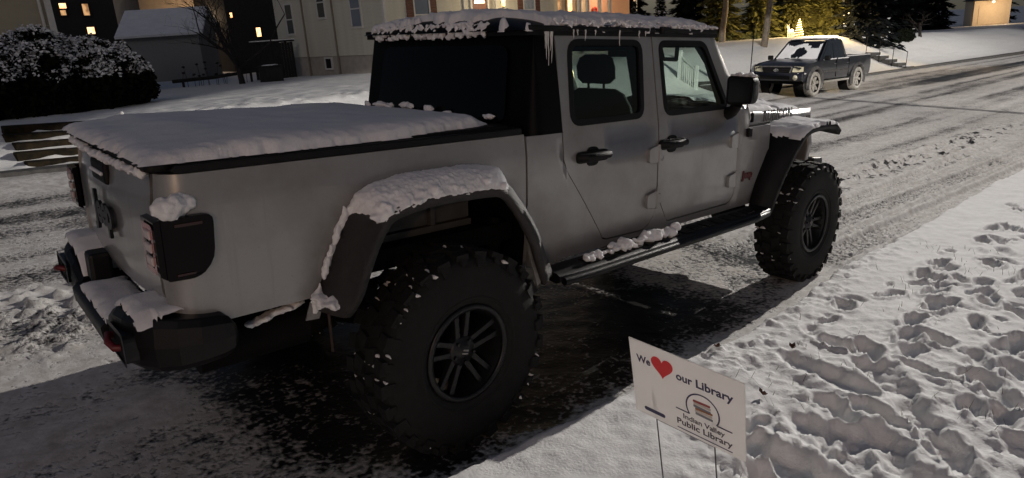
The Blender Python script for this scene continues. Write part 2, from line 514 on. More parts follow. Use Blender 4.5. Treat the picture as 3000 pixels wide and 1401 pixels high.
# ------------------------------------------------------------------ road
def track_band(x, y, yc, w):
    return ss(w, w - 0.04, np.abs(y - yc))
def road_fields(X, Y):
    Z = zroad(X)
    wob = fbm(X * 0.8, Y * 0.8, 3, 3) - 0.5
    streak = fbm(X * 0.06, Y * 2.3, 21, 4)
    fine = fbm(X * 1.5, Y * 3.0, 29, 4)
    snow = 0.76 + (streak - 0.5) * 0.85 + (fine - 0.5) * 0.35
    # worn wheel lanes
    for yc, w, k in ((2.1, 0.30, 0.24), (3.5, 0.22, 0.40), (4.2, 0.16, 0.30), (5.6, 0.3, 0.34), (7.2, 0.22, 0.30)):
        snow -= k * np.exp(-((Y - yc - 0.25 * wob - 0.02 * X) / w) ** 2) * (0.55 + 0.9 * (fbm(X * 0.35, Y * 1.2, 41, 3) - 0.2))
    snow += 0.25 * ss(7.3, 8.3, Y)
    snow -= 0.13 * ss(5, 1, X) * ss(1.0, 2.0, Y)
    # dry lane far up the street on the other side
    snow -= 0.42 * np.exp(-((Y - 6.0) / 0.55) ** 2) * ss(26, 30, X)
    # bare asphalt kept dry under the parked pickup
    edge = 0.22 * (fbm(X * 2.2, Y * 2.2, 5, 3) - 0.5)
    under = ss(-0.85, -0.45, X + edge * 2.0 + 0.28 * np.clip(Y, -1, 1)) * ss(3.2, 2.3, X + edge * 3) * ss(1.15, 0.85, np.abs(Y + 0.05) + edge)
    snow = snow * (1 - under) + under * (0.12 + 0.5 * (fbm(X * 3, Y * 3, 61, 3) - 0.45))
    half = ss(2.2, 2.7, X + edge) * ss(4.4, 3.6, X) * ss(1.0, 0.7, np.abs(Y))
    snow = snow * (1 - half) + half * (0.60 + 0.9 * (fbm(X * 1.6, Y * 2.4, 71, 3) - 0.5))
    back = ss(-0.3, -0.9, X) * ss(1.2, 0.6, np.abs(Y))
    snow = np.maximum(snow, back * (0.66 + 0.5 * (fbm(X * 3.0, Y * 3.0, 63, 4) - 0.5)))
    # refrozen wheel prints with tread ribs beyond the front wheel
    tread = np.zeros_like(X)
    for yc, w, sl, cv in ((-0.82, 0.15, -0.012, 0.0), (-0.36, 0.14, -0.01, -0.004), (-1.30, 0.12, -0.01, 0.0), (0.72, 0.13, 0.0, 0.0), (-0.10, 0.12, 0.03, 0.0)):
        yy = yc + sl * (X - 4) + cv * (X - 4) ** 2 * 0.2
        band = track_band(X, Y, yy, w) * ss(3.7, 4.3, X) * ss(15, 11, X)
        rib = np.sin((X + np.where(Y > yy, 0.03, 0.0) + 0.35 * np.abs(Y - yy)) * 2 * np.pi / 0.09)
        tread += band * (-0.028 + 0.016 * np.clip(rib * 1.6, -1, 1))
        ridge = np.exp(-((np.abs(Y - yy) - w - 0.025) / 0.022) ** 2) * ss(3.7, 4.3, X) * ss(16, 11, X)
        tread += 0.042 * ridge * (0.45 + 0.9 * fbm(X * 6, Y * 9, 77, 2))
        snow += 0.40 * ridge - 0.10 * band * (rib < -0.2)
    # thrown clods along the track edge
    d, v = worley(X * 7.5 + 1.5 * fbm(X * 6, Y * 6, 8, 2), Y * 7.5 + 1.5 * fbm(X * 6, Y * 6, 7, 2), 9)
    cl = np.exp(-((Y - 0.60 + 0.012 * (X - 11) + 0.3 * wob) / 0.38) ** 2) * ss(5.5, 8, X) * ss(19, 14, X)
    lump = np.clip(0.55 - d, 0, 1) * (v > 0.45)
    clod = cl * lump * (0.05 + 0.07 * v) * (0.5 + fbm(X * 16, Y * 16, 15, 2))
    snow -= 0.75 * cl * (lump > 0.12) * (v > 0.62)
    d2, v2 = worley(X * 13, Y * 13, 19)
    gen = np.clip(0.5 - d2, 0, 1) * (v2 > 0.72)
    near = ss(9, 6, X) * ss(3.5, 1.0, np.abs(Y)) * ss(3.2, 4.2, X)
    rough2 = ss(0.3, -0.5, X) * ss(1.2, 2.0, Y) * ss(3.6, 2.8, Y)     # crumbly snow left of the tail
    d3, v3 = worley(X * 9, Y * 9, 33)
    gen3 = np.clip(0.6 - d3, 0, 1) * (v3 > 0.35)
    h = 0.018 * np.clip(snow, 0, 1) + 0.008 * (fbm(X * 9, Y * 9, 91, 3) - 0.5) + tread + clod + gen * near * 0.05 + gen3 * rough2 * 0.10
    snow += 0.3 * rough2
    h += 0.012 * (fbm(X * 2.5, Y * 5, 95, 3) - 0.5) * ss(1.1, 1.8, np.abs(Y))
    # windrow of snow against the far kerb
    h += (0.06 + 0.06 * fbm(X * 1.6, Y * 3, 101, 3)) * ss(7.6, 8.6, Y)
    return Z + h * ss(60, 20, X) , np.clip(snow, -0.3, 1.4)

xs = graded(-9, 150, 2.6, 0.019, 0.0065, 2.5)
ys = graded(-1.9, KERB_Y, -0.9, 0.018, 0.006, 0.12)
X, Y = np.meshgrid(xs, ys, indexing='ij')
Z, S = road_fields(X, Y)
road = grid_mesh('road', X, Y, Z, 'road_mix', {'snow': S})
road.matrix_world = G4
tag(road, kind='structure')

# ------------------------------------------------------------------ near verge with footprints
PITS = [(3.27, -1.91), (2.86, -1.9), (2.54, -1.98), (2.58, -2.11), (2.3, -2.07), (5.08, -1.89), (4.62, -1.89), (3.41, -2.32), (2.68, -2.42), (2.44, -2.35), (2.8, -2.46), (2.38, -2.53), (3.62, -1.83), (2.11, -2.46), (1.94, -2.61), (1.77, -2.5), (1.77, -2.63), (2.16, -1.88), (2.12, -1.71), (2.88, -1.46), (1.35, -2.47), (1.27, -2.56), (1.15, -2.63), (1.33, -2.05), (1.39, -2.2), (1.07, -2.05), (1.11, -2.17), (0.76, -1.95), (0.57, -2.1), (0.66, -2.16), (0.95, -2.29), (1.16, -2.35), (1.0, -2.5), (3.05, -2.2), (3.15, -2.55), (3.6, -2.15), (3.75, -2.75), (4.0, -2.0), (4.15, -2.45), (4.45, -2.7), (4.7, -2.2), (3.3, -1.62), (3.95, -1.62), (4.4, -1.6), (2.05, -2.2), (2.95, -2.75), (2.2, -2.8), (5.3, -2.3), (5.5, -1.75), (5.6, -2.1), (6.1, -1.7), (6.6, -2.2), (4.3, -2.2), (3.9, -2.5), (4.9, -2.5), (1.5, -2.75), (0.3, -2.4), (7.3, -2.0), (7.9, -1.6)]
TRENCH = [[(1.76, -1.66), (1.66, -1.87), (1.6, -2.08)], [(1.96, -1.96), (1.82, -2.12), (1.6, -2.27), (1.41, -2.41)], [(0.74, -1.91), (0.74, -2.09), (0.71, -2.28)], [(0.97, -2.17), (1.17, -2.25), (1.04, -2.41), (0.96, -2.55)]]
def seg_dist(X, Y, a, b):
    ax, ay = a; bx, by = b
    t = np.clip(((X - ax) * (bx - ax) + (Y - ay) * (by - ay)) / ((bx - ax) ** 2 + (by - ay) ** 2), 0, 1)
    return np.hypot(X - ax - t * (bx - ax), Y - ay - t * (by - ay))
def verge_fields(X, Y):
    e = 0.10 * (fbm(X * 1.1, X * 0 + 4.0, 201, 3) - 0.5) + 0.055 * (fbm(X * 7, Y * 7, 203, 3) - 0.5) + 0.10 * ss(2.6, 4.2, X) + 0.12 * ss(4.5, 9, X)
    inside = (VERGE_Y + e * 1.2) - Y                      # positive on the verge
    lip = ss(-0.015, 0.075, inside)
    out = np.maximum(0, VERGE_Y - Y)
    Z = 0.085 + 0.04 * np.minimum(out, 4) + zroad(X)
    # churned snow near the kerb and round the footprints
    dist = np.full(X.shape, 9.0)
    wx = 0.065 * (fbm(X * 9, Y * 9, 231, 4) - 0.5); wy = 0.065 * (fbm(X * 9, Y * 9, 237, 4) - 0.5)
    rr = random.Random(5)
    pit = np.zeros_like(X); rim = np.zeros_like(X); bare = np.zeros_like(X)
    marks = []
    for (px, py) in PITS:
        a = rr.uniform(-0.5, 0.5) + (0.25 if px > 2.2 else 0.9)
        dp = rr.uniform(0.035, 0.085); L = rr.uniform(0.09, 0.13)
        marks.append((px, py, a, L, rr.uniform(0.045, 0.065), dp))
        # heel or toe print overlapping the first, and a dragged scuff
        marks.append((px - math.cos(a) * L * rr.uniform(0.7, 1.2), py - math.sin(a) * L * 0.9 + rr.uniform(-0.03, 0.03), a + rr.uniform(-0.7, 0.7), rr.uniform(0.05, 0.10), rr.uniform(0.03, 0.06), dp * rr.uniform(0.4, 1.0)))
        if rr.random() < 0.5:
            marks.append((px + rr.uniform(-0.16, 0.16), py + rr.uniform(-0.10, 0.10), rr.uniform(0, 3), rr.uniform(0.04, 0.16), rr.uniform(0.02, 0.05), dp * rr.uniform(0.3, 0.7)))
    for k in range(34):
        px = rr.uniform(3.2, 9.0); py = rr.uniform(-1.45, -3.2); a = rr.uniform(-0.4, 0.6)
        marks.append((px, py, a, rr.uniform(0.08, 0.13), rr.uniform(0.04, 0.06), rr.uniform(0.04, 0.08)))
    for k in range(28):
        px = rr.uniform(0.5, 6.5); py = rr.uniform(-1.35, -3.0)
        marks.append((px, py, rr.uniform(-0.4, 1.2), rr.uniform(0.03, 0.12), rr.uniform(0.02, 0.05), rr.uniform(0.01, 0.045)))
    for (px, py, a, L, Wd, dp) in marks:
        sel = (np.abs(X - px) < 0.45) & (np.abs(Y - py) < 0.45)
        if not sel.any():
            continue
        ux = (X[sel] + wx[sel] - px); uy = (Y[sel] + wy[sel] - py)
        u = (ux * math.cos(a) + uy * math.sin(a)) / L; v = (-ux * math.sin(a) + uy * math.cos(a)) / Wd
        r = np.sqrt(u * u + v * v)
        pit[sel] = np.maximum(pit[sel], dp * ss(1.25, 0.6, r))
        rim[sel] += 0.22 * dp * np.exp(-((r - 1.4) / 0.25) ** 2) * (0.3 + 1.4 * fbm(X[sel] * 20, Y[sel] * 20, 371, 2))
        bare[sel] = np.maximum(bare[sel], ss(0.9, 0.5, r) * rr.choice((0, 0, 0, 0.35, 0.8)) * (dp > 0.05))
        dist[sel] = np.minimum(dist[sel], np.hypot(ux, uy))
    for tr in TRENCH:
        for a, b in zip(tr[:-1], tr[1:]):
            d = seg_dist(X + wx * 1.5, Y + wy * 1.5, a, b)
            pit = np.maximum(pit, 0.046 * ss(0.10, 0.03, d)); rim += 0.008 * np.exp(-((d - 0.12) / 0.04) ** 2)
            dist = np.minimum(dist, d)
    churn = np.maximum(ss(0.42, 0.05, dist) * ss(4.0, 1.2, X), ss(0.30, 0.05, np.abs(inside - 0.1)) * ss(0.5, 1.3, X) * ss(6, 4, X))
    d1, v1 = worley(X * 8 + 3 * wx * 8, Y * 8, 301)
    lump = ss(0.62, 0.18, d1) * 0.5 * (v1 > 0.3) * (0.35 + 0.8 * v1)
    d2, v2 = worley(X * 19, Y * 19, 311)
    lump2 = ss(0.55, 0.12, d2) * 0.4 * (v2 > 0.5)
    Z = Z - pit + np.minimum(rim, 0.03) + np.maximum(churn, 0.07 * ss(5.5, 3.5, X)) * (0.032 * lump + 0.030 * lump2)
    Z = Z + 0.022 * (fbm(X * 1.7, Y * 1.7, 321, 3) - 0.5) + 0.010 * (fbm(X * 14, Y * 14, 331, 3) - 0.5) + 0.006 * (fbm(X * 38, Y * 38, 335, 2) - 0.5)
    Z = Z + 0.012 * (fbm(X * 4.5, Y * 4.5, 341, 3) - 0.5)
    low = zroad(X) - 0.06
    snow = 1.15 - 0.9 * bare * (pit > 0.03) - 0.25 * ss(0.62, 0.75, fbm(X * 6, Y * 6, 351, 3))
    return low * (1 - lip) + Z * lip, snow
xs = graded(-9, 60, 1.6, 0.015, 0.005, 0.8)
ys = graded(-12, -0.80, -1.7, 0.014, 0.004, 0.8)
X, Y = np.meshgrid(xs, ys, indexing='ij')
Z, S = verge_fields(X, Y)
verge = grid_mesh('snowy_verge', X, Y, Z, 'verge_snow', {'snow': S})
verge.matrix_world = G4
tag(verge, kind='structure')

# ------------------------------------------------------------------ far bank, yards and hill
def far_fields(X, Y):
    Z = zfar(X, Y)
    n = fbm(X * 0.5, Y * 0.5, 401, 3) - 0.5
    f = fbm(X * 2.4, Y * 2.4, 411, 4) - 0.5
    Z = Z + 0.07 * n + 0.06 * f * ss(30, 14, Y)
    # trodden lumps near the steps
    d, v = worley(X * 3.2, Y * 3.2, 421)
    Z = Z + np.clip(0.55 - d, 0, 1) * (v > 0.5) * 0.09 * ss(7, 3, np.abs(X - 3)) * ss(15, 11, Y)
    snow = 1.12 - 0.35 * ss(0.6, 0.78, fbm(X * 1.3, Y * 1.3, 431, 4))
    return Z, snow
xs = graded(-40, 230, 4, 0.07, 0.012, 6)
ys = graded(KERB_Y + 0.12, 160, 10.0, 0.06, 0.012, 6)
X, Y = np.meshgrid(xs, ys, indexing='ij')
Z, S = far_fields(X, Y)
yard = grid_mesh('far_yard', X, Y, Z, 'yard_snow', {'snow': S})
yard.matrix_world = G4
tag(yard, kind='structure')

principled('stone_kerb', (0.09, 0.085, 0.08), 0.8, var=0.5, vscale=6, bump=0.3, bscale=40)
mb = MB(); rings = []
for x in np.concatenate([np.linspace(-12, 30, 60), np.linspace(31, 120, 45)]):
    z = float(zroad(x)); j = 0.012 * math.sin(x * 3.1)
    rings.append([(x, KERB_Y - 0.06, z - 0.1), (x, KERB_Y - 0.06 + j * 0.3, z + 0.155), (x, KERB_Y + 0.16, z + 0.17 + j), (x, KERB_Y + 0.16, z - 0.1)])
mb.loft(rings, True, True, False)
k = mb.build('far_kerb', 'stone_kerb', None, bevel=0.015)
k.matrix_world = G4
tag(k, kind='structure')
# ground sheet under everything, out to the horizon
mb = MB(); mb.add([(-500, -500, -9), (600, -500, -9), (600, 600, -9), (-500, 600, -9)], [(0, 1, 2, 3)])
g = mb.build('ground', 'snow'); tag(g, kind='structure')

# ------------------------------------------------------------------ the street lamp: stands on the near kerb just beyond the right edge of the picture
principled('lamp_pole', (0.10, 0.10, 0.10), 0.5, metal=0.6, var=0.3)
emission_mat('lamp_lens', (1.0, 0.90, 0.78), 30.0)
def street_lamp(x, y, h, reach, power, label, tilt):
    base = W((x, y, float(zroad(x)) + 0.1))
    root = empty('street_lamp', base); tag(root, label, 'street lamp', 'street lamps')
    mb = MB(); mb.tube([(0, 0, -0.3), (0, 0, 0.5), (0, 0, h + 0.1)], [0.09, 0.075, 0.05], 12); mb.build('pole', 'lamp_pole', root)
    mb = MB(); mb.tube([(0, 0, h - 0.1), (0, reach * 0.5, h + 0.22), (0, reach - 0.2, h + 0.25)], 0.03, 8); mb.build('arm', 'lamp_pole', root)
    mb = MB(); mb.blob((0, reach, h + 0.26), (0.14, 0.32, 0.09), 3, 14, 8, 0.0); mb.build('head', 'lamp_pole', root)
    mb = MB(); mb.lathe([(0.0, -0.03), (0.08, -0.02), (0.11, 0.03)], 14, 'z', (0, reach, h + 0.17)); mb.build('lens', 'lamp_lens', root)
    d = bpy.data.lights.new('street_lamp_light', 'SPOT'); d.spot_size = math.radians(164); d.spot_blend = 0.02; d.energy = power; d.color = (1.0, 0.945, 0.875); d.shadow_soft_size = 0.022
    d.use_nodes = True; nt = d.node_tree; em = nt.nodes['Emission']
    fo = nt.nodes.new('ShaderNodeLightFalloff'); fo.inputs['Strength'].default_value = 1.0; fo.inputs['Smooth'].default_value = 150.0
    nt.links.new(fo.outputs['Linear'], em.inputs['Strength'])
    o = bpy.data.objects.new('street_lamp_light', d); COL.objects.link(o); o.parent = root; o.location = (0, reach, h + 0.02); o.rotation_euler = (0, -math.radians(tilt), 0)
street_lamp(12.9, -2.4, 4.45, 2.12, 860, 'street lamp on a grey pole at the near kerb, the closer one, lighting the road', 3.0)
street_lamp(47.0, -3.2, 5.2, 1.8, 700, 'street lamp on a grey pole further along the near kerb', 0.0)

# ================================================================== the big silver pickup
truck = empty('pickup_truck', mat4=G4)
tag(truck, 'silver lifted four-door pickup truck with black hardtop, snow on roof and bed, parked nearest', 'pickup truck')

PZ = [0.60, 0.70, 0.85, 1.00, 1.262, 1.280, 1.36, 1.40, 1.87, 2.0]
PD = [0.05, 0.022, 0.006, 0.0, 0.003, 0.004, 0.012, 0.018, 0.092, 0.11]
def prof(z):
    return float(np.interp(z, PZ, PD))
def ys_(z):                       # y of the right body side at height z
    return -(0.79 - prof(z))

def curtain(mb, plan, zt, zb, nrow=6, pf=prof, rim=0.022, off=0.0, smooth=True):
    n = len(plan); P = [Vector((p[0], p[1])) for p in plan]
    N = []
    for i in range(n):
        t = P[min(i + 1, n - 1)] - P[max(i - 1, 0)]
        t.normalize(); N.append(Vector((-t.y, t.x)))
    zs_fix = [0.85, 1.0, 1.262, 1.28, 1.36]
    def row(i, k):
        z = zb[i] + (zt[i] - zb[i]) * k / nrow
        return z
    g = []
    for i in range(n):
        for k in range(nrow + 1):
            z = row(i, k)
            # snap rows onto the crease heights where they are close
            if 0 < k < nrow and pf is prof:
                for c in zs_fix:
                    if abs(z - c) < (zt[i] - zb[i]) / nrow * 0.5:
                        z = c
            d = pf(z) + off
            q = P[i] - N[i] * d
            g.append((q.x, q.y, z))
    m = nrow + 1
    fs = [(i * m + k, i * m + k + 1, (i + 1) * m + k + 1, (i + 1) * m + k) for i in range(n - 1) for k in range(nrow)]
    mb.add(g, fs, smooth)
    if rim:
        loop = [(i, 0) for i in range(n)] + [(n - 1, k) for k in range(1, m)] + [(i, m - 1) for i in range(n - 2, -1, -1)] + [(0, k) for k in range(m - 2, 0, -1)]
        vs = []
        for (i, k) in loop:
            a = g[i * m + k]
            vs.append(a); vs.append((a[0] - N[i].x * rim, a[1] - N[i].y * rim, a[2]))
        L = len(loop)
        mb.add(vs, [(2 * j, 2 * ((j + 1) % L), 2 * ((j + 1) % L) + 1, 2 * j + 1) for j in range(L)])

def both(fn):
    # build a right-hand part and its mirror twin
    out = []
    for side in (-1, 1):
        out.append(fn(side))
    return out
def sided(mb, side):
    return mb if side < 0 else mb.mirrored()

# ---- bed sides
def arch_z(x):
    return float(np.interp(x, [-0.64, -0.63, -0.52, -0.44, -0.34, -0.14, 0.115, 0.327, 0.40, 0.52],
                           [0.85, 0.86, 1.07, 1.17, 1.213, 1.233, 1.228, 1.193, 1.10, 0.985]))
def rear_plan():
    pts = [(x, -0.79) for x in (0.512, 0.46, 0.40, 0.33, 0.22, 0.115, 0.0, -0.14, -0.24, -0.34, -0.40, -0.44, -0.48, -0.52, -0.575, -0.63, -0.645, -0.75, -0.88, -0.98)]
    for a in np.linspace(0, 78, 9):
        r = 0.115
        pts.append((-1.035 - r * math.sin(math.radians(a)), -0.675 - r * math.cos(math.radians(a))))
    return pts
for side in (-1, 1):
    mb = MB(); plan = rear_plan()
    curtain(mb, plan, [1.385] * len(plan), [arch_z(p[0]) if p[0] > -0.64 else 0.85 for p in plan], 9)
    bed = sided(mb, side).build('bed_side', 'silver', truck)
    # black rail on top of the bed side
    mb = MB(); mb.prism([(0.50, 1.386), (-1.08, 1.386), (-1.10, 1.40), (-1.08, 1.418), (0.50, 1.418)], -0.775, -0.70, 'y')
    sided(mb, side).build('bed_rail', 'black_plastic', truck, bevel=0.006)

# ---- tailgate, slightly bowed
tg_plan = [(-1.1475 - 0.032 * (1 - (y / 0.64) ** 2), y) for y in np.linspace(-0.640, 0.640, 17)]
def tg_prof(z):
    return float(np.interp(z, [0.88, 0.95, 1.22, 1.255, 1.27, 1.385], [0.03, 0.006, 0.0, 0.0, 0.010, 0.016]))
mb = MB()
curtain(mb, tg_plan, [1.378] * 17, [0.90] * 17, 8, tg_prof)
tailgate = mb.build('tailgate', 'silver', truck)
mb = MB()
mb.box((-1.186, -0.15, 1.275), (-1.140, 0.11, 1.362))
hd = mb.build('tailgate_handle', 'black_plastic', tailgate, bevel=0.012)
mb = MB(); mb.box((-1.196, -0.13, 1.312), (-1.183, 0.09, 1.326))
mb.build('handle_snow', 'snow_lump', hd, bevel=0.005)
mb = MB(); mb.lathe([(0.0, -0.012), (0.018, -0.012), (0.018, 0.02)], 14, 'x', (-1.186, -0.14, 1.105))
mb.build('lock_cylinder', 'bracket_grey', tailgate)
lettering('tailgate_lettering', 'Jeep', 0.175, 0.006, 'badge_black', tailgate, frame3((-1.194, -0.075, 1.165), (-0.035, -1, 0), (0, 0, 1)), bold=0.006, spacing=0.95)

# ---- cab sides below the doors, corner and cowl
def door_zb(x):          # lower edge of the doors
    return float(np.interp(x, [0.785, 0.807, 1.095, 1.12, 1.16, 1.49, 1.55, 1.59, 1.599, 1.607, 1.627, 1.725, 1.745, 1.77, 2.44, 2.48, 2.505],
                           [1.24, 1.178, 0.80, 0.762, 0.748, 0.740, 0.765, 0.82, 0.92, 0.95, 0.911, 0.772, 0.757, 0.755, 0.757, 0.775, 0.815]))
cab_x = [0.525, 0.56, 0.64, 0.72, 0.776, 0.7765, 0.82, 0.90, 1.0, 1.08, 1.12, 1.16, 1.30, 1.49, 1.55, 1.585, 1.592, 1.612, 1.64, 1.70, 1.745, 1.77, 2.0, 2.25, 2.44, 2.48, 2.512, 2.5125, 2.58, 2.64, 2.6405, 2.75, 2.95]
def cab_top(x):
    if x < 0.7763: return 1.372
    if 1.585 < x < 1.615: return 0.93
    if x < 2.5122: return door_zb(x) - 0.008
    if x < 2.6403: return 1.385
    return 1.255
for side in (-1, 1):
    mb = MB(); plan = [(x, -0.79) for x in cab_x[::-1]]
    curtain(mb, plan, [cab_top(p[0]) for p in plan], [0.705] * len(plan), 6)
    sided(mb, side).build('cab_side', 'silver', truck)
    # dark jamb behind the panel gaps
    mb = MB(); pl = [(2.6, -0.755), (0.53, -0.755)]
    curtain(mb, pl, [1.36] * 2, [0.72] * 2, 2, rim=0)
    sided(mb, side).build('door_jamb', 'frame_black', truck)

# ---- doors
def rounded(corners, rads, n=6):
    # closed outline with rounded corners; n points per corner
    out = []; m = len(corners)
    for i in range(m):
        p = Vector(corners[i]); a = (Vector(corners[i - 1]) - p).normalized(); b = (Vector(corners[(i + 1) % m]) - p).normalized()
        r = rads[i] if hasattr(rads, '__len__') else rads
        s, e = p + a * r, p + b * r
        for k in range(n):
            t = k / (n - 1)
            out.append((s * (1 - t) ** 2 + p * 2 * t * (1 - t) + e * t * t))
    return out
def inset(poly, d):
    c = sum((Vector(p) for p in poly), Vector((0, 0))) / len(poly)
    m = len(poly); out = []
    for i in range(m):
        t = (Vector(poly[(i + 1) % m]) - Vector(poly[i - 1]))
        nrm = Vector((-t.y, t.x)).normalized()
        if nrm.dot(c - Vector(poly[i])) < 0: nrm = -nrm
        out.append(Vector(poly[i]) + nrm * d)
    return out
def outer_match(inner, corners, n=6):
    # outer outline with a vertex for each inner vertex; the corner itself at the middle of each group
    out = []; m = len(corners)
    for i in range(m):
        p = Vector(corners[i]); prv = Vector(corners[i - 1]); nxt = Vector(corners[(i + 1) % m])
        for k in range(n):
            q = inner[i * n + k]
            mid = (n - 1) / 2
            if k < mid - 0.6:
                e = (prv - p).normalized(); out.append(p + e * max(0, (q - p).dot(e)) * 0.999)
            elif k > mid + 0.6:
                e = (nxt - p).normalized(); out.append(p + e * max(0, (q - p).dot(e)) * 0.999)
            else:
                out.append(p.copy())
    return out
def ring_panel(mb, outer, inner, off=0.0, depth=0.018, rim_out=True, smooth=True):
    m = len(outer)
    def P(q, d=0.0):
        return (q[0], ys_(q[1]) + off + d, q[1])
    vs = [P(q) for q in outer] + [P(q) for q in inner]
    mb.add(vs, [(i, (i + 1) % m, m + (i + 1) % m, m + i) for i in range(m)], smooth)
    vs = [P(q) for q in inner] + [P(q, depth) for q in inner]
    mb.add(vs, [(i, (i + 1) % m, m + (i + 1) % m, m + i) for i in range(m)])
    if rim_out:
        vs = [P(q) for q in outer] + [P(q, depth) for q in outer]
        mb.add(vs, [(i, m + i, m + (i + 1) % m, (i + 1) % m) for i in range(m)])
def disc_panel(mb, poly, off, smooth=True):
    c = sum((Vector(p) for p in poly), Vector((0, 0))) / len(poly)
    m = len(poly)
    vs = [(q[0], ys_(q[1]) + off, q[1]) for q in poly] + [(c[0], ys_(c[1]) + off, c[1])]
    mb.add(vs, [(i, (i + 1) % m, m) for i in range(m)], smooth)

DOORS = {
    'rear': dict(x0=0.785, x1=1.594, outer=[(0.785, 1.395), (1.594, 1.395), (1.594, 1.866), (0.797, 1.866)],
                 win=[(0.852, 1.400), (1.462, 1.404), (1.500, 1.823), (0.884, 1.825)], rads=[0.075, 0.07, 0.075, 0.085], hx=1.0, hinge=1.545),
    'front': dict(x0=1.606, x1=2.505, outer=[(1.606, 1.395), (2.505, 1.395), (2.205, 1.866), (1.606, 1.866)],
                  win=[(1.672, 1.400), (2.385, 1.404), (2.150, 1.820), (1.664, 1.821)], rads=[0.07, 0.085, 0.06, 0.06], hx=1.725, hinge=2.455),
}
for dn, D in DOORS.items():
    for side in (-1, 1):
        mb = MB()
        xs_ = sorted(set([D['x0'], D['x1']] + [x for x in (0.807, 0.95, 1.095, 1.12, 1.16, 1.3, 1.49, 1.55, 1.585, 1.627, 1.68, 1.725, 1.745, 1.77, 2.0, 2.2, 2.44, 2.48) if D['x0'] < x < D['x1']]))
        plan = [(x, -0.79) for x in xs_[::-1]]
        curtain(mb, plan, [1.395] * len(plan), [door_zb(p[0]) for p in plan], 8)
        inner = rounded(D['win'], D['rads'])
        ring_panel(mb, outer_match(inner, D['outer']), inner, 0.0, 0.02)
        door = sided(mb, side).build('door', 'silver', truck)
        mb = MB()
        in2 = inset(inner, 0.027)
        ring_panel(mb, inset(inner, -0.006), in2, -0.004, 0.016)
        sided(mb, side).build('window_seal', 'black_plastic', door)
        mb = MB(); disc_panel(mb, inset(in2, -0.004), 0.008)
        sided(mb, side).build('window_glass', 'glass_tint' if dn == 'front' else 'glass_rear', door)
        mb = MB()
        plan = [(D['x1'] - 0.03, -0.735), (D['x0'] + (0.36 if dn == 'rear' else 0.2), -0.735)]
        curtain(mb, plan, [1.385] * 2, [0.80] * 2, 3, rim=0.0)
        if dn == 'rear':
            curtain(mb, [(D['x0'] + 0.36, -0.735), (D['x0'] + 0.03, -0.735)], [1.385] * 2, [0.80, 1.2], 3, rim=0.0)
        else:
            curtain(mb, [(D['x0'] + 0.2, -0.735), (D['x0'] + 0.03, -0.735)], [1.385] * 2, [0.80, 0.95], 3, rim=0.0)
        sided(mb, side).build('door_card', 'seat_black', door)
        # handle: recess cup, grip bar, two ends
        hx = D['hx']; hz = 1.232; y0 = ys_(hz)
        mb = MB()
        ol = rounded([(hx - 0.125, hz - 0.03), (hx + 0.125, hz - 0.03), (hx + 0.125, hz + 0.03), (hx - 0.125, hz + 0.03)], 0.028, 5)
        mb.prism([tuple(p) for p in ol], y0 - 0.016, y0 + 0.004, 'y')
        ol = rounded([(hx - 0.045, hz - 0.052), (hx + 0.055, hz - 0.052), (hx + 0.055, hz + 0.05), (hx - 0.045, hz + 0.05)], 0.04, 5)
        mb.prism([tuple(p) for p in ol], y0 - 0.008, y0 + 0.004, 'y')
        mb.tube([(hx - 0.11, y0 - 0.012, hz), (hx - 0.09, y0 - 0.045, hz + 0.004), (hx, y0 - 0.055, hz + 0.008), (hx + 0.09, y0 - 0.045, hz + 0.006), (hx + 0.115, y0 - 0.012, hz)], [0.024, 0.022, 0.02, 0.021, 0.018], 8)
        sided(mb, side).build('door_handle', 'black_plastic', door, bevel=0.004)
        if dn == 'front':
            mb = MB(); mb.lathe([(0.0, -0.006), (0.016, -0.006), (0.018, 0.004)], 12, 'y', (hx - 0.09, ys_(1.155), 1.155))
            sided(mb, side).build('key_lock', 'silver', door)
        # exposed hinges
        for hz in (1.185, 0.915):
            x = D['hinge']; y0 = ys_(hz); mb = MB()
            ol = rounded([(x - 0.055, hz - 0.045), (x + 0.028, hz - 0.052), (x + 0.028, hz + 0.052), (x - 0.055, hz + 0.036)], 0.014, 4)
            mb.prism([tuple(p) for p in ol], y0 - 0.020, y0 + 0.004, 'y')
            mb.tube([(x + 0.038, y0 - 0.014, hz - 0.055), (x + 0.038, y0 - 0.014, hz + 0.055)], 0.013, 8)
            mb.box((x + 0.04, y0 - 0.014, hz - 0.03), (x + 0.085, y0 + 0.003, hz + 0.03))
            sided(mb, side).build('hinge', 'silver', door, bevel=0.006)

# ---- windshield frame, glass, cowl, hood
for side in (-1, 1):
    mb = MB()
    a0, a1 = Vector((2.525, -0.762, 1.385)), Vector((2.215, -0.685, 1.885))
    rings = []
    for t in (0, 0.5, 1):
        p = a0.lerp(a1, t)
        rings.append([p + Vector((-0.012, 0.0, 0)), p + Vector((0.085 - 0.01 * t, 0.012, 0.0)), p + Vector((0.09 - 0.01 * t, 0.055, 0.0)), p + Vector((-0.012, 0.06, 0))])
    mb.loft(rings)
    sided(mb, side).build('windshield_pillar', 'silver', truck, bevel=0.012)
mb = MB(); mb.box((2.20, -0.68, 1.835), (2.30, 0.68, 1.885))
mb.build('windshield_header', 'silver', truck, bevel=0.015)
mb = MB(); mb.add([(2.56, -0.72, 1.37), (2.56, 0.72, 1.37), (2.275, 0.66, 1.84), (2.275, -0.66, 1.84)], [(0, 1, 2, 3)])
mb.build('windshield', 'glass_clear', truck)
mb = MB(); mb.box((2.515, -0.745, 1.30), (2.70, 0.745, 1.378))
mb.build('cowl', 'black_plastic', truck, bevel=0.02)
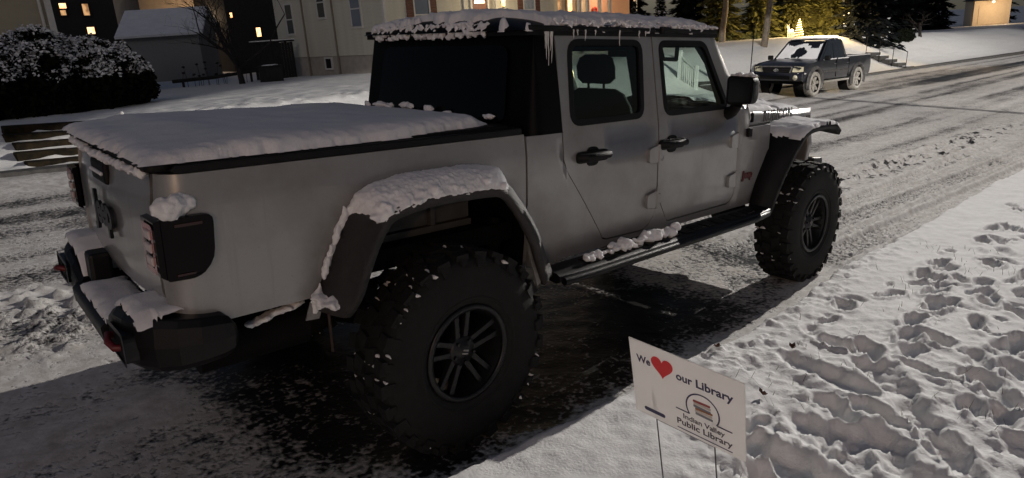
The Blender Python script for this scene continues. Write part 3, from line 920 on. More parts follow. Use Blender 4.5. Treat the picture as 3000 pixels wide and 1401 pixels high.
# hood
rings = []
for t in np.linspace(0, 1, 9):
    x = 2.66 + t * 1.33
    hw = 0.675 - 0.075 * t; zt_ = 1.392 - 0.075 * t - 0.05 * max(0, t - 0.85) / 0.15; zbm = 1.245
    sec = [(-hw, zbm), (-hw, zbm + 0.06), (-hw + 0.012, zt_ - 0.042), (-hw + 0.045, zt_ - 0.012), (-hw + 0.11, zt_), (-0.30, zt_ + 0.014), (-0.26, zt_ + 0.034), (0, zt_ + 0.04)]
    sec = sec + [(-y, z) for y, z in sec[-2::-1]]
    rings.append([(x, y, z) for y, z in sec])
mb = MB(); mb.loft(rings, False, False)
mb.add(rings[-1] + [(4.0, 0.6, 1.2), (4.0, -0.6, 1.2)], [tuple(range(len(rings[-1]) + 2))])
hood = mb.build('hood', 'silver', truck)
for side in (-1, 1):
    # cowl hump between hood and door with the hood hinge
    mb = MB()
    mb.tube([(2.655, -0.70, 1.235), (2.66, -0.715, 1.30), (2.665, -0.70, 1.365), (2.67, -0.62, 1.395)], [0.05, 0.052, 0.045, 0.03], 10)
    mb.tube([(2.75, -0.685, 1.25), (2.76, -0.695, 1.31), (2.77, -0.675, 1.375)], [0.035, 0.035, 0.028], 10)
    sided(mb, side).build('cowl_corner', 'silver', truck)
    mb = MB(); mb.obox((2.90, -0.668, 1.30), (0.03, 0.02, 0.07)); mb.obox((2.63, -0.80, 1.225), (0.045, 0.03, 0.06))
    sided(mb, side).build('hood_latch', 'black_plastic', truck, bevel=0.008)
lettering('hood_lettering', 'RUBICON', 0.105, 0.002, 'badge_grey', hood, frame3((3.34, -0.6445, 1.292), (1, 0.056, 0), (0, 0.0, 1)), bold=0.003, spacing=1.15)
lettering('fender_badge', 'Jeep', 0.075, 0.003, 'badge_red', truck, frame3((2.665, -0.793, 0.93), (1, 0, 0), (0, 0, 1)), bold=0.003)
# grille and front end
mb = MB(); mb.prism([(-0.60, 0.86), (0.60, 0.86), (0.62, 1.0), (0.58, 1.27), (0.45, 1.30), (-0.45, 1.30), (-0.58, 1.27), (-0.62, 1.0)], 3.98, 4.05, 'x')
grille = mb.build('grille', 'silver', truck, bevel=0.015)
for k in range(7):
    mb = MB(); y = (k - 3) * 0.085; mb.box((4.047, y - 0.025, 0.98), (4.056, y + 0.025, 1.24)); mb.build('grille_slot', 'black_gloss', grille, bevel=0.01)
for s in (-1, 1):
    mb = MB(); mb.lathe([(0.0, 0.02), (0.08, 0.015), (0.095, 0.0), (0.095, -0.02)], 20, 'x', (4.055, 0.43 * s, 1.13)); mb.build('headlight', 'lens_white', grille)
mb = MB(); mb.prism([(4.10, 0.69), (4.27, 0.69), (4.30, 0.86), (4.10, 0.88)], -0.62, 0.62, 'y')
mb.build('front_bumper', 'bumper_black', truck, bevel=0.02)
# engine bay and inner structure blocking the light
mb = MB(); mb.box((2.72, -0.52, 0.86), (3.97, 0.52, 1.20)); mb.build('engine_bay', 'frame_black', truck)
for side in (-1, 1):
    mb = MB(); mb.box((2.66, -0.655, 0.95), (3.55, -0.60, 1.25)); sided(mb, side).build('inner_fender', 'silver_inner', truck)

# ---- flares
def flare(path_in, path_out, yin, yout, lip=0.045):
    rings = []
    n = len(path_in)
    for i in range(n):
        a = Vector(path_in[i]); b = Vector(path_out[i])
        t = Vector(path_out[min(i + 1, n - 1)]) - Vector(path_out[max(i - 1, 0)]); t.normalize()
        nin = Vector((t.y, -t.x))            # towards the wheel
        yo = yout[i] if hasattr(yout, '__len__') else yout
        yi = yin[i] if hasattr(yin, '__len__') else yin
        m1 = a.lerp(b, 0.6)
        bb = b + nin * lip; aa = a + nin * 0.05
        rings.append([(a.x, yi, a.y), (m1.x, yi + (yo - yi) * 0.72, m1.y), (b.x, yo + 0.012, b.y), (b.x + nin.x * 0.012, yo, b.y + nin.y * 0.012), (bb.x, yo + 0.004, bb.y), (bb.x, yo + 0.03, bb.y), (aa.x, yi + 0.02, aa.y)])
    mb = MB(); mb.loft(rings)
    return mb
def dense(path, k=4):
    # Catmull-Rom resampling
    P = [Vector(p) for p in path]; out = []
    for i in range(len(P) - 1):
        p0 = P[max(i - 1, 0)]; p1 = P[i]; p2 = P[i + 1]; p3 = P[min(i + 2, len(P) - 1)]
        for j in range(k):
            t = j / k
            out.append(0.5 * ((2 * p1) + (p2 - p0) * t + (2 * p0 - 5 * p1 + 4 * p2 - p3) * t * t + (3 * p1 - p0 - 3 * p2 + p3) * t ** 3))
    out.append(P[-1]); return out
RIN = [(-0.64, 0.80), (-0.625, 0.85), (-0.52, 1.09), (-0.44, 1.195), (-0.34, 1.24), (-0.14, 1.26), (0.115, 1.255), (0.327, 1.222), (0.40, 1.14), (0.515, 1.005), (0.60, 0.85), (0.70, 0.68)]
ROUT = [(-0.60, 0.79), (-0.575, 0.86), (-0.50, 1.03), (-0.44, 1.13), (-0.375, 1.185), (-0.20, 1.212), (0.0, 1.212), (0.20, 1.195), (0.30, 1.11), (0.395, 0.97), (0.47, 0.83), (0.555, 0.68)]
FIN = [(2.73, 0.69), (2.80, 0.86), (2.90, 1.03), (2.99, 1.14), (3.08, 1.215), (3.20, 1.25), (3.40, 1.262), (3.60, 1.258), (3.76, 1.24), (3.90, 1.19)]
FOUT = [(2.80, 0.66), (2.86, 0.82), (2.95, 0.98), (3.03, 1.10), (3.11, 1.185), (3.22, 1.228), (3.40, 1.240), (3.56, 1.238), (3.66, 1.222), (3.745, 1.175)]
for side in (-1, 1):
    a, b = dense(RIN), dense(ROUT)
    n = len(a)
    yo = [-0.97 + 0.06 * max(0, 1 - i / 5) + 0.05 * max(0, (i - n + 7) / 6) for i in range(n)]
    mb = flare(a, b, -0.784, yo)
    sided(mb, side).build('rear_flare', 'flare_rubber', truck)
    a, b = dense(FIN), dense(FOUT); n = len(a)
    yo = [-0.97 + 0.06 * max(0, 1 - i / 14) for i in range(n)]
    yi = [-0.784 + 0.14 * min(1, max(0, (i - 9) / 8)) for i in range(n)]
    mb = flare(a, b, yi, yo, 0.05)
    sided(mb, side).build('front_flare', 'black_plastic', truck)
    # inner wheel house and splash plate
    mb = MB(); r = []
    for t in np.linspace(20, 160, 12):
        c, s = math.cos(math.radians(t)), math.sin(math.radians(t))
        r.append([(0.62 * c, -0.76, 0.56 + 0.66 * s), (0.62 * c, -0.42, 0.56 + 0.66 * s)])
    mb.loft(r, False, False); sided(mb, side).build('wheel_house', 'frame_black', truck)
    mb = MB(); mb.prism([(-0.42, 0.99), (0.30, 0.99), (0.30, 1.16), (-0.2, 1.16), (-0.34, 1.10)], -0.60, -0.57, 'y')
    sided(mb, side).build('bed_underside', 'liner_grey', truck)
    mb = MB(); mb.box((-0.55, -0.62, 0.955), (0.30, -0.555, 0.985))
    mb.box((0.05, -0.63, 0.99), (0.075, -0.60, 1.16))
    sided(mb, side).build('bed_brace', 'liner_grey', truck)
    mb = MB(); r = []
    for t in np.linspace(80, 150, 8):
        c, s = math.cos(math.radians(t)), math.sin(math.radians(t))
        r.append([(3.44 + 0.66 * c, -0.78, 0.60 + 0.64 * s), (3.44 + 0.66 * c, -0.56, 0.60 + 0.64 * s)])
    mb.loft(r, False, False); sided(mb, side).build('wheel_house', 'frame_black', truck)
    # steel brackets seen in the wheel arches
    mb = MB(); mb.prism([(0.42, 0.98), (0.455, 1.06), (0.56, 0.72), (0.50, 0.70)], -0.86, -0.855, 'y')
    sided(mb, side).build('flare_bracket', 'bracket_grey', truck)
    mb = MB(); mb.prism([(0.405, 0.90), (0.44, 0.93), (0.52, 0.68), (0.48, 0.66)], -0.90, -0.893, 'y')
    sided(mb, side).build('flare_bracket', 'bracket_grey', truck)
    mb = MB(); mb.prism([(3.62, 0.98), (3.72, 1.02), (3.70, 1.12), (3.64, 1.14)], -0.66, -0.62, 'y')
    mb.tube([(3.55, -0.63, 0.60), (3.62, -0.63, 1.05)], 0.035, 8)
    sided(mb, side).build('shock_bracket', 'bracket_grey', truck)
    mb = MB(); mb.prism([(-0.66, 0.84), (-0.60, 0.84), (-0.63, 0.765), (-0.685, 0.77)], -0.80, -0.793, 'y')
    sided(mb, side).build('flare_bracket', 'bracket_grey', truck)

# ---- hardtop and roof
ht_plan = [(0.788, -0.79), (0.74, -0.79), (0.66, -0.79)]
for a in np.linspace(0, 90, 8):
    ht_plan.append((0.645 - 0.085 * math.sin(math.radians(a)), -0.705 - 0.085 * math.cos(math.radians(a))))
ht_plan += [(0.555, y) for y in (-0.5, -0.25)]
ht_full = ht_plan + [(0.553, 0)] + [(x, -y) for x, y in ht_plan[::-1]]
mb = MB()
curtain(mb, ht_full, [1.865] * len(ht_full), [1.372] * len(ht_full), 6)
hardtop = mb.build('hardtop', 'black_top', truck)
mb = MB()
rw = rounded([(-0.58, 1.425), (0.58, 1.425), (0.55, 1.80), (-0.55, 1.80)], 0.06, 5)
mb.add([(0.553 + prof(q[1]) - 0.012, q[0], q[1]) for q in rw] + [(0.553 + prof(1.6) - 0.012, 0, 1.6)], [(i, (i + 1) % len(rw), len(rw)) for i in range(len(rw))])
rwin = mb.build('rear_window', 'black_gloss', hardtop)
def roof_z(x, y):
    u = np.clip(np.abs(np.asarray(y, float)) / 0.715, 0, 1)
    side = (1 - u ** 5) ** 0.5
    xr = np.clip((np.asarray(x, float) - 0.575) / 0.20, 0, 1); xf = np.clip((2.30 - np.asarray(x, float)) / 0.30, 0, 1)
    e = (1 - (1 - xr) ** 2.2) ** 0.6 * (1 - (1 - xf) ** 2.5) ** 0.55
    return 1.868 + (0.055 + 0.028 * (1 - u ** 2)) * side * e
gx = np.unique(np.concatenate([np.linspace(0.575, 0.75, 14), np.linspace(0.75, 2.1, 20), np.linspace(2.1, 2.30, 10)]))
gy = np.sin(np.linspace(-1, 1, 41) * math.pi / 2) * 0.715
RX, RY = np.meshgrid(gx, gy, indexing='ij')
roof = grid_mesh('roof_panel', RX, RY, roof_z(RX, RY), 'black_top'); roof.parent = truck
mb = MB(); mb.box((0.60, -0.71, 1.845), (2.29, 0.71, 1.868)); mb.build('headliner', 'black_plastic', truck)
for side in (-1, 1):
    mb = MB(); mb.prism([(0.60, 1.868), (2.26, 1.868), (2.26, 1.892), (0.60, 1.892)], -0.728, -0.700, 'y')
    sided(mb, side).build('drip_rail', 'black_plastic', truck, bevel=0.006)
    mb = MB(); mb.tube([(1.66, -0.735, 1.862), (1.66, -0.735, 1.90)], 0.018, 8); sided(mb, side).build('roof_latch', 'black_plastic', truck)

# ---- mirrors
for side in (-1, 1):
    mb = MB()
    ol = rounded([(-0.835, 1.435), (-1.01, 1.445), (-1.015, 1.605), (-0.835, 1.615)], 0.03, 5)
    rings = [[(2.235, p[0], p[1]) for p in ol], [(2.30, p[0], p[1]) for p in ol], [(2.345, -0.92 + (p[0] + 0.92) * 0.8, 1.525 + (p[1] - 1.525) * 0.8) for p in ol]]
    mb.loft(rings)
    mir = sided(mb, side).build('door_mirror', 'black_plastic', truck)
    il = inset([Vector(p) for p in ol], 0.014)
    mb = MB(); mb.add([(2.233, p[0], p[1]) for p in il], [tuple(range(len(il)))])
    sided(mb, side).build('mirror_glass', 'mirror_dark', mir)
    mb = MB(); mb.tube([(2.30, -0.88, 1.44), (2.32, -0.84, 1.39), (2.37, -0.775, 1.37)], [0.035, 0.035, 0.045], 8)
    sided(mb, side).build('mirror_arm', 'black_plastic', mir)
    if side < 0:
        mb = MB()
        for k in range(7):
            mb.blob((2.29 + 0.01 * (k % 2), -0.85 - 0.022 * k, 1.612), (0.03, 0.02, 0.012 + 0.006 * (k % 3)), 40 + k)
        mb.build('mirror_snow', 'snow_lump', mir)

# ---- tail lights
for side in (-1, 1):
    mb = MB()
    side_ol = rounded([(-1.16, 1.04), (-1.06, 1.035), (-1.0, 1.08), (-0.99, 1.25), (-1.16, 1.25)], [0.01, 0.03, 0.05, 0.03, 0.01], 4)
    mb.prism([tuple(p) for p in side_ol], -0.812, -0.76, 'y')
    mb.prism([(-1.16, 1.045), (-1.16, 1.25), (-1.182, 1.245), (-1.180, 1.06)], -0.808, -0.66, 'y')
    tl = sided(mb, side).build('tail_light', 'lens_smoke', truck, bevel=0.012)
    mb = MB()
    ro = rounded([(-0.803, 1.062), (-0.675, 1.07), (-0.675, 1.235), (-0.803, 1.235)], 0.02, 4)
    ri = inset(ro, 0.022)
    m = len(ro)
    mb.add([(-1.186, p[0], p[1]) for p in ro] + [(-1.186, p[0], p[1]) for p in ri], [(i, (i + 1) % m, m + (i + 1) % m, m + i) for i in range(m)])
    sided(mb, side).build('red_lens', 'lens_red', tl)
    for k in range(3):
        z = 1.092 + k * 0.045
        mb = MB(); mb.box((-1.192, -0.778, z), (-1.181, -0.715, z + 0.032))
        sided(mb, side).build('lamp_segment', 'lens_white', tl, bevel=0.005)
    for (x0, x1, z0, z1) in ((-1.12, -1.03, 1.219, 1.229), (-1.13, -1.07, 1.052, 1.060)):
        mb = MB(); mb.box((x0, -0.816, z0), (x1, -0.813, z1)); sided(mb, side).build('side_reflector', 'lens_red_dark', tl)

# ---- rear bumper: end pods with openings, lower step in the middle
bump = empty('rear_bumper'); bump.parent = truck
for side in (-1, 1):
    path = [(-1.275, -0.30), (-1.285, -0.40), (-1.287, -0.50), (-1.278, -0.60), (-1.255, -0.69), (-1.215, -0.765), (-1.155, -0.818), (-1.085, -0.842), (-1.01, -0.848), (-0.975, -0.842), (-0.962, -0.825)]
    tops = [0.80, 0.862, 0.898, 0.905, 0.905, 0.903, 0.900, 0.895, 0.888, 0.880, 0.870]; bots = [0.70, 0.70, 0.70, 0.702, 0.706, 0.71, 0.716, 0.724, 0.732, 0.74, 0.75]
    rings = []
    for i_, (px_, py_) in enumerate(path):
        a_ = Vector(path[min(i_ + 1, len(path) - 1)]) - Vector(path[max(i_ - 1, 0)]); a_.normalize(); nx_, ny_ = a_.y, -a_.x       # outward
        if nx_ * (px_ + 1.0) + ny_ * (py_ + 0.5) < 0: nx_, ny_ = -nx_, -ny_
        zt_, zb_ = tops[i_], bots[i_]; dp_ = 0.16 if i_ < 6 else 0.10
        rings.append([(px_ - nx_ * 0.02, py_ - ny_ * 0.02, zb_), (px_, py_, zb_ + 0.025), (px_ + nx_ * 0.006, py_ + ny_ * 0.006, (zt_ + zb_) / 2), (px_, py_, zt_ - 0.025), (px_ - nx_ * 0.02, py_ - ny_ * 0.02, zt_), (px_ - nx_ * dp_, py_ - ny_ * dp_, zt_ + 0.004), (px_ - nx_ * dp_, py_ - ny_ * dp_, zb_)])
    mb = MB(); mb.loft(rings, smooth=False)
    sided(mb, side).build('bumper_end', 'bumper_black', bump, bevel=0.006)
    mb = MB()
    op = rounded([(-0.72, 0.735), (-0.43, 0.735), (-0.43, 0.845), (-0.70, 0.86)], 0.035, 5); oi = inset(op, 0.014); m = len(op)
    mb.add([(-1.30, p[0], p[1]) for p in op] + [(-1.302, p[0], p[1]) for p in oi] + [(-1.255, p[0], p[1]) for p in oi], [(i, (i + 1) % m, m + (i + 1) % m, m + i) for i in range(m)] + [(m + i, m + (i + 1) % m, 2 * m + (i + 1) % m, 2 * m + i) for i in range(m)])
    sided(mb, side).build('opening_rim', 'rim_black', bump)
    mb = MB(); mb.add([(-1.297, p[0], p[1]) for p in oi], [tuple(range(m))]); sided(mb, side).build('opening_recess', 'frame_black', bump)
    mb = MB(); mb.tube([(-1.29, -0.52, 0.80), (-1.315, -0.52, 0.81), (-1.325, -0.57, 0.80), (-1.315, -0.62, 0.79), (-1.29, -0.62, 0.785)], 0.013, 8)
    sided(mb, side).build('tow_hook', 'hook_red', bump)
mb = MB(); mb.loft([[(-1.30, y, 0.70), (-1.305, y, 0.765), (-1.285, y, 0.785), (-1.09, y, 0.80), (-1.09, y, 0.70)] for y in (-0.31, -0.1, 0.1, 0.31)])
mb.build('bumper_step', 'bumper_black', bump, bevel=0.01)
mb = MB(); mb.box((-1.22, -0.06, 0.61), (-0.95, 0.06, 0.71)); mb.box((-1.235, -0.075, 0.60), (-1.215, 0.075, 0.72)); mb.build('hitch_receiver', 'bumper_black', bump, bevel=0.01)
mb = MB(); mb.box((-1.24, 0.18, 0.80), (-1.15, 0.30, 0.93)); mb.build('step_strap', 'bumper_black', bump, bevel=0.015)

# ---- side steps
for side in (-1, 1):
    mb = MB()
    sec = [(-0.80, 0.66), (-0.93, 0.645), (-0.955, 0.658), (-0.955, 0.685), (-0.93, 0.698), (-0.80, 0.705)]
    mb.loft([[(x, y * k + (1 - k) * -0.80, z) for y, z in sec] for x, k in ((0.60, 0.9), (0.72, 0.985), (0.9, 1.0), (2.4, 1.0), (2.62, 0.985), (2.76, 0.92))])
    st = sided(mb, side).build('side_step', 'bumper_black', truck, bevel=0.008)
    mb = MB(); mb.tube([(0.62, -0.95, 0.66), (0.8, -0.965, 0.662), (2.5, -0.965, 0.662), (2.74, -0.93, 0.662)], 0.022, 8); sided(mb, side).build('step_tube', 'bumper_black', st)
    for k in range(14):
        mb = MB(); mb.box((0.85 + k * 0.125, -0.925, 0.7), (0.93 + k * 0.125, -0.84, 0.706)); sided(mb, side).build('step_grip', 'black_plastic', st)

# ---- chassis, cabin interior
mb = MB(); mb.box((-1.05, -0.70, 0.86), (0.50, 0.70, 0.95)); mb.box((0.50, -0.74, 0.72), (2.72, 0.74, 0.80)); mb.build('floor_pan', 'frame_black', truck)
for side in (-1, 1):
    mb = MB(); mb.loft([[(x, -0.48, z), (x, -0.40, z), (x, -0.40, z + 0.13), (x, -0.48, z + 0.13)] for x, z in ((-1.15, 0.72), (-0.5, 0.76), (0.0, 0.80), (0.5, 0.62), (2.6, 0.62), (3.1, 0.80), (4.12, 0.80))])
    sided(mb, side).build('frame_rail', 'frame_black', truck)
mb = MB(); mb.tube([(-1.05, -0.60, 0.69), (-0.62, -0.62, 0.70)], 0.09, 12); mb.build('muffler', 'frame_black', truck)
mb = MB(); mb.tube([(-0.95, 0.25, 0.64), (-0.25, 0.25, 0.66)], 0.10, 10); mb.box((0.7, 0.05, 0.52), (1.6, 0.35, 0.64)); mb.build('fuel_tank', 'frame_black', truck)
for x in (0.0, 3.487):
    mb = MB(); mb.tube([(x, -0.72, 0.465), (x, 0.72, 0.465)], 0.045, 10); mb.blob((x, 0.12 if x < 1 else -0.2, 0.46), (0.14, 0.16, 0.15), 3, 10, 7, 0.05)
    mb.build('axle', 'frame_black', truck)
mb = MB(); mb.tube([(0.1, 0.1, 0.5), (1.6, 0.0, 0.62)], 0.035, 8); mb.build('driveshaft', 'frame_black', truck)
mb = MB(); mb.tube([(-0.62, -0.86, 0.80), (-0.615, -0.86, 0.64)], 0.006, 6); mb.build('flap_rod', 'rust', truck)
mb = MB(); mb.tube([(0.36, -0.64, 0.45), (0.42, -0.66, 0.98)], 0.035, 8); mb.tube([(0.36, -0.64, 0.62), (0.41, -0.655, 0.90)], 0.05, 8); mb.build('shock_absorber', 'frame_black', truck)
def seat(x, y, w, zb_=0.92, top=1.55, hr=0.17):
    s = MB()
    def rr_ring(cx, cz, hw, ht, ax, n=14):
        out = []
        for k in range(n):
            t = 2 * math.pi * k / n; c_, q_ = math.cos(t), math.sin(t)
            yy = hw * math.copysign(abs(c_) ** 0.55, c_); tt = ht * math.copysign(abs(q_) ** 0.55, q_)
            out.append((cx + tt, y + yy, cz) if ax == 'x' else (cx, y + yy, cz + tt))
        return out
    s.loft([rr_ring(x + q, zb_ + 0.06, w * (1 if 0.03 < q < 0.46 else 0.9), 0.08 if q < 0.46 else 0.05, 'z') for q in (0.0, 0.04, 0.25, 0.44, 0.5)])
    prof_s = [(zb_, w * 0.92, 0.07), (zb_ + 0.12, w, 0.075), (zb_ + (top - zb_) * 0.5, w, 0.07), (top - 0.10, w * 0.92, 0.06), (top - 0.03, w * 0.78, 0.05), (top, w * 0.55, 0.035)]
    s.loft([rr_ring(x + 0.05 - 0.16 * (z - zb_) / (top - zb_), z, hw, ht, 'x') for z, hw, ht in prof_s])
    o = s.build('seat', 'seat_black', truck)
    h = MB(); hx_ = x - 0.115
    h.loft([rr_ring(hx_ - 0.01 * q, top + z, hw, ht, 'x') for q, z, hw, ht in ((0, 0.03, w * 0.38, 0.035), (0, 0.06, w * 0.52, 0.05), (1, 0.13, w * 0.53, 0.05), (1, 0.18, w * 0.45, 0.042), (1, 0.20, w * 0.3, 0.025))])
    h.tube([(hx_, y - 0.06, top - 0.04), (hx_, y - 0.06, top + 0.05)], 0.008, 6); h.tube([(hx_, y + 0.06, top - 0.04), (hx_, y + 0.06, top + 0.05)], 0.008, 6)
    h.build('headrest', 'seat_black', o)
seat(1.62, -0.38, 0.25); seat(1.62, 0.38, 0.25); seat(0.88, -0.36, 0.30, top=1.46); seat(0.88, 0.36, 0.30, top=1.46)
mb = MB(); mb.prism([(2.30, 0.85), (2.52, 0.85), (2.52, 1.33), (2.40, 1.345), (2.28, 1.28), (2.26, 1.0)], -0.70, 0.70, 'y'); mb.build('dashboard', 'seat_black', truck, bevel=0.03)
mb = MB(); mb.box((1.3, -0.13, 0.8), (2.3, 0.13, 1.05)); mb.build('console', 'seat_black', truck, bevel=0.03)
mb = MB()
ring = [(2.13 + 0.07 * math.sin(a), 0.38 + 0.18 * math.cos(a), 1.30 + 0.17 * math.sin(a)) for a in np.linspace(0, 2 * math.pi, 25)]
mb.tube(ring, 0.016, 8); mb.tube([(2.13, 0.38, 1.30), (2.32, 0.38, 1.20)], 0.04, 8); mb.tube([(2.13, 0.21, 1.30), (2.14, 0.55, 1.30)], 0.018, 6)
mb.build('steering_wheel', 'seat_black', truck)
mb = MB(); mb.obox((2.22, 0.0, 1.76), (0.03, 0.22, 0.065)); mb.tube([(2.22, 0, 1.79), (2.25, 0, 1.84)], 0.01, 6); mb.build('inside_mirror', 'seat_black', truck, bevel=0.015)
for side in (-1, 1):
    mb = MB(); mb.tube([(0.62, -0.60, 1.25), (0.66, -0.60, 1.70), (0.80, -0.60, 1.80), (1.50, -0.61, 1.815), (2.20, -0.62, 1.815), (2.32, -0.64, 1.70), (2.50, -0.68, 1.35)], 0.032, 8); mb.tube([(1.53, -0.62, 1.80), (1.55, -0.70, 1.40), (1.56, -0.71, 0.85)], 0.042, 8)
    sided(mb, side).build('roll_bar', 'seat_black', truck)
    mb = MB(); mb.tube([(1.80, -0.62, 1.80), (1.82, -0.635, 1.72), (1.95, -0.64, 1.715), (1.98, -0.625, 1.80)], 0.014, 8); mb.tube([(2.32, -0.66, 1.66), (2.33, -0.655, 1.60), (2.44, -0.68, 1.44), (2.46, -0.69, 1.40)], 0.014, 8)
    sided(mb, side).build('grab_handle', 'seat_black', truck)
mb = MB(); mb.tube([(1.53, -0.62, 1.80), (1.53, 0.62, 1.80)], 0.032, 8); mb.build('roll_bar', 'seat_black', truck)
mb = MB(); mb.tube([(2.75, -0.705, 1.25), (2.75, -0.71, 1.95)], 0.0035, 5); mb.build('antenna', 'black_plastic', truck)

# ---- wheels
def make_wheel(root_name, parent, seed, R_=0.468, wd=0.16, rimr=0.222, nl=28, snow=True, spokes=5, mat_rim='rim_black'):
    w = empty(root_name); w.parent = parent
    mb = MB()
    k = R_ / 0.468
    pf = [(rimr, -0.125), (rimr + 0.02, -0.15), (rimr + 0.035, -0.154), (0.285 * k, -0.163), (0.335 * k, -0.166), (0.395 * k, -0.160), (0.430 * k, -0.150), (0.446 * k, -0.128), (0.449 * k, -0.06), (0.450 * k, 0), (0.449 * k, 0.06), (0.446 * k, 0.128), (0.430 * k, 0.150), (0.395 * k, 0.160), (0.335 * k, 0.166), (0.26 * k, 0.158), (rimr, 0.125)]
    mb.lathe(pf, 72, 'y')
    mb.lathe([(rimr + 0.034, -0.153), (rimr + 0.038, -0.161), (rimr + 0.046, -0.161), (rimr + 0.05, -0.157)], 72, 'y')
    rr = random.Random(seed)
    # tread blocks: two staggered centre rows, hooked shoulder blocks
    for i in range(nl):
        a0 = 2 * math.pi * i / nl
        for (yc, wy, da, tl, sk) in ((-0.045, 0.072, 0.0, 0.060, 0.25), (0.045, 0.072, 0.5, 0.060, -0.25)):
            a = a0 + da * 2 * math.pi / nl
            M = Matrix.Rotation(-a, 3, 'Y') @ Matrix.Rotation(sk, 3, 'X')
            c = Matrix.Rotation(-a, 3, 'Y') @ Vector((0.458 * k, yc, 0))
            mb.obox(c, (0.024, wy, tl * (0.85 + 0.25 * (i % 2))), M)
        for s in (-1, 1):
            a = a0 + (0.25 if s < 0 else 0.75) * 2 * math.pi / nl
            Ra = Matrix.Rotation(-a, 3, 'Y')
            long_ = (i % 2 == 0)
            c = Ra @ Vector((0.456 * k, s * 0.123, 0)); mb.obox(c, (0.026, 0.062, 0.062), Ra @ Matrix.Rotation(s * 0.12, 3, 'X'))
            # side biter
            c = Ra @ Vector(((0.428 if long_ else 0.436) * k, s * 0.157, 0))
            mb.obox(c, (0.050 if long_ else 0.034, 0.010, 0.05 if long_ else 0.036), Ra @ Matrix.Rotation(-s * 0.35, 3, 'Z'))
    tyre = mb.build('tyre', 'tyre', w)
    mb = MB()
    mb.lathe([(rimr + 0.004, -0.150), (rimr + 0.008, -0.142), (rimr + 0.004, -0.126), (rimr - 0.012, -0.128), (rimr - 0.022, -0.146), (rimr - 0.006, -0.153)], 64, 'y', closed=True)
    mb.lathe([(rimr - 0.014, -0.128), (rimr - 0.030, -0.06), (rimr - 0.034, 0.12)], 64, 'y')
    rim = mb.build('rim', mat_rim, w)
    for i in range(spokes):
        a = 2 * math.pi * i / spokes + 0.35
        mb = MB()
        for s in (-1, 1):
            d = Vector((math.cos(a), 0, math.sin(a))); t = Vector((-math.sin(a), 0, math.cos(a)))
            p0 = d * 0.04 + t * s * 0.020 + Vector((0, -0.088, 0)); p1 = d * (rimr - 0.016) + t * s * 0.036 + Vector((0, -0.110, 0))
            dd = (p1 - p0).normalized(); bb = dd.cross(Vector((0, 1, 0))).normalized()
            rings = []
            for q, hw, dep in ((0, 0.015, 0.045), (0.5, 0.012, 0.032), (1, 0.015, 0.036)):
                p = p0.lerp(p1, q)
                rings.append([p - bb * hw, p + bb * hw, p + bb * hw + Vector((0, dep, 0)), p - bb * hw + Vector((0, dep, 0))])
            mb.loft(rings, smooth=False)
        mb.build('spoke', mat_rim, rim, bevel=0.004)
    mb = MB(); mb.lathe([(0.0, -0.112), (0.034, -0.110), (0.040, -0.100), (0.062, -0.098), (0.072, -0.088), (0.075, -0.03)], 24, 'y'); mb.build('hub_cap', mat_rim, rim)
    mb = MB(); mb.obox((0.004, -0.1135, 0.006), (0.030, 0.003, 0.008), Matrix.Rotation(0.3, 3, 'Y')); mb.obox((-0.002, -0.1135, -0.008), (0.034, 0.003, 0.007), Matrix.Rotation(0.3, 3, 'Y')); mb.build('cap_emblem', 'bracket_grey', rim)
    for i in range(5):
        a = 2 * math.pi * i / 5 + 0.98; mb = MB()
        mb.tube([(0.055 * math.cos(a), -0.112, 0.055 * math.sin(a)), (0.055 * math.cos(a), -0.09, 0.055 * math.sin(a))], 0.008, 6); mb.build('lug_nut', 'rim_black', rim)
    mb = MB(); mb.lathe([(0.0, 0.02), (0.16, 0.02), (0.165, 0.035), (0.0, 0.035)], 32, 'y'); mb.build('brake_disc', 'frame_black', rim)
    if snow:
        mb = MB()
        for i in range(nl * 2):
            a = 2 * math.pi * (i + 0.5) / (nl * 2) + rr.uniform(-0.03, 0.03)
            if rr.random() < 0.15 or math.sin(a) < -0.9:
                continue
            for s, pr_ in ((-0.145, 0.35), (-0.085, 0.6), (0.085, 0.7), (0.0, 0.55), (0.14, 0.4)):
                if rr.random() > pr_:
                    continue
                r = (0.452 if abs(s) < 0.13 else 0.438) * k
                c = (r * math.cos(a + rr.uniform(-0.02, 0.02)), s + rr.uniform(-0.02, 0.02), r * math.sin(a))
                # a thin crescent of packed snow curling across the groove
                hw = rr.uniform(0.016, 0.034); cv = rr.choice((-1, 1)) * rr.uniform(0.2, 0.5); a1 = a + rr.uniform(-0.02, 0.02)
                pts = []
                for q in np.linspace(-1, 1, 5):
                    aa = a1 + cv * 0.04 * (1 - q * q); rq = r + rr.uniform(0.0, 0.004)
                    pts.append((rq * math.cos(aa), s + q * hw, rq * math.sin(aa)))
                w_ = rr.uniform(0.004, 0.010)
                mb.tube(pts, [0.002, w_ * 0.8, w_, w_ * 0.8, 0.002], 6)
        o = mb.build('packed_snow', 'snow_lump', w); o['kind'] = 'stuff'
    return w
wheel = make_wheel('wheel', truck, 1)
spots = [(0, -0.826, 0.465, 0), (3.487, -0.826, 0.465, 0), (0, 0.826, 0.465, math.pi), (3.487, 0.826, 0.465, math.pi)]
for i, (x, y, z, rz) in enumerate(spots):
    w = wheel if i == 0 else copy_tree(wheel, truck)
    w.location = (x, y, z); w.scale = (1, 0.85, 1)
    w.rotation_euler = (0, (0.0, 0.5, 1.1, 0.2)[i], rz)

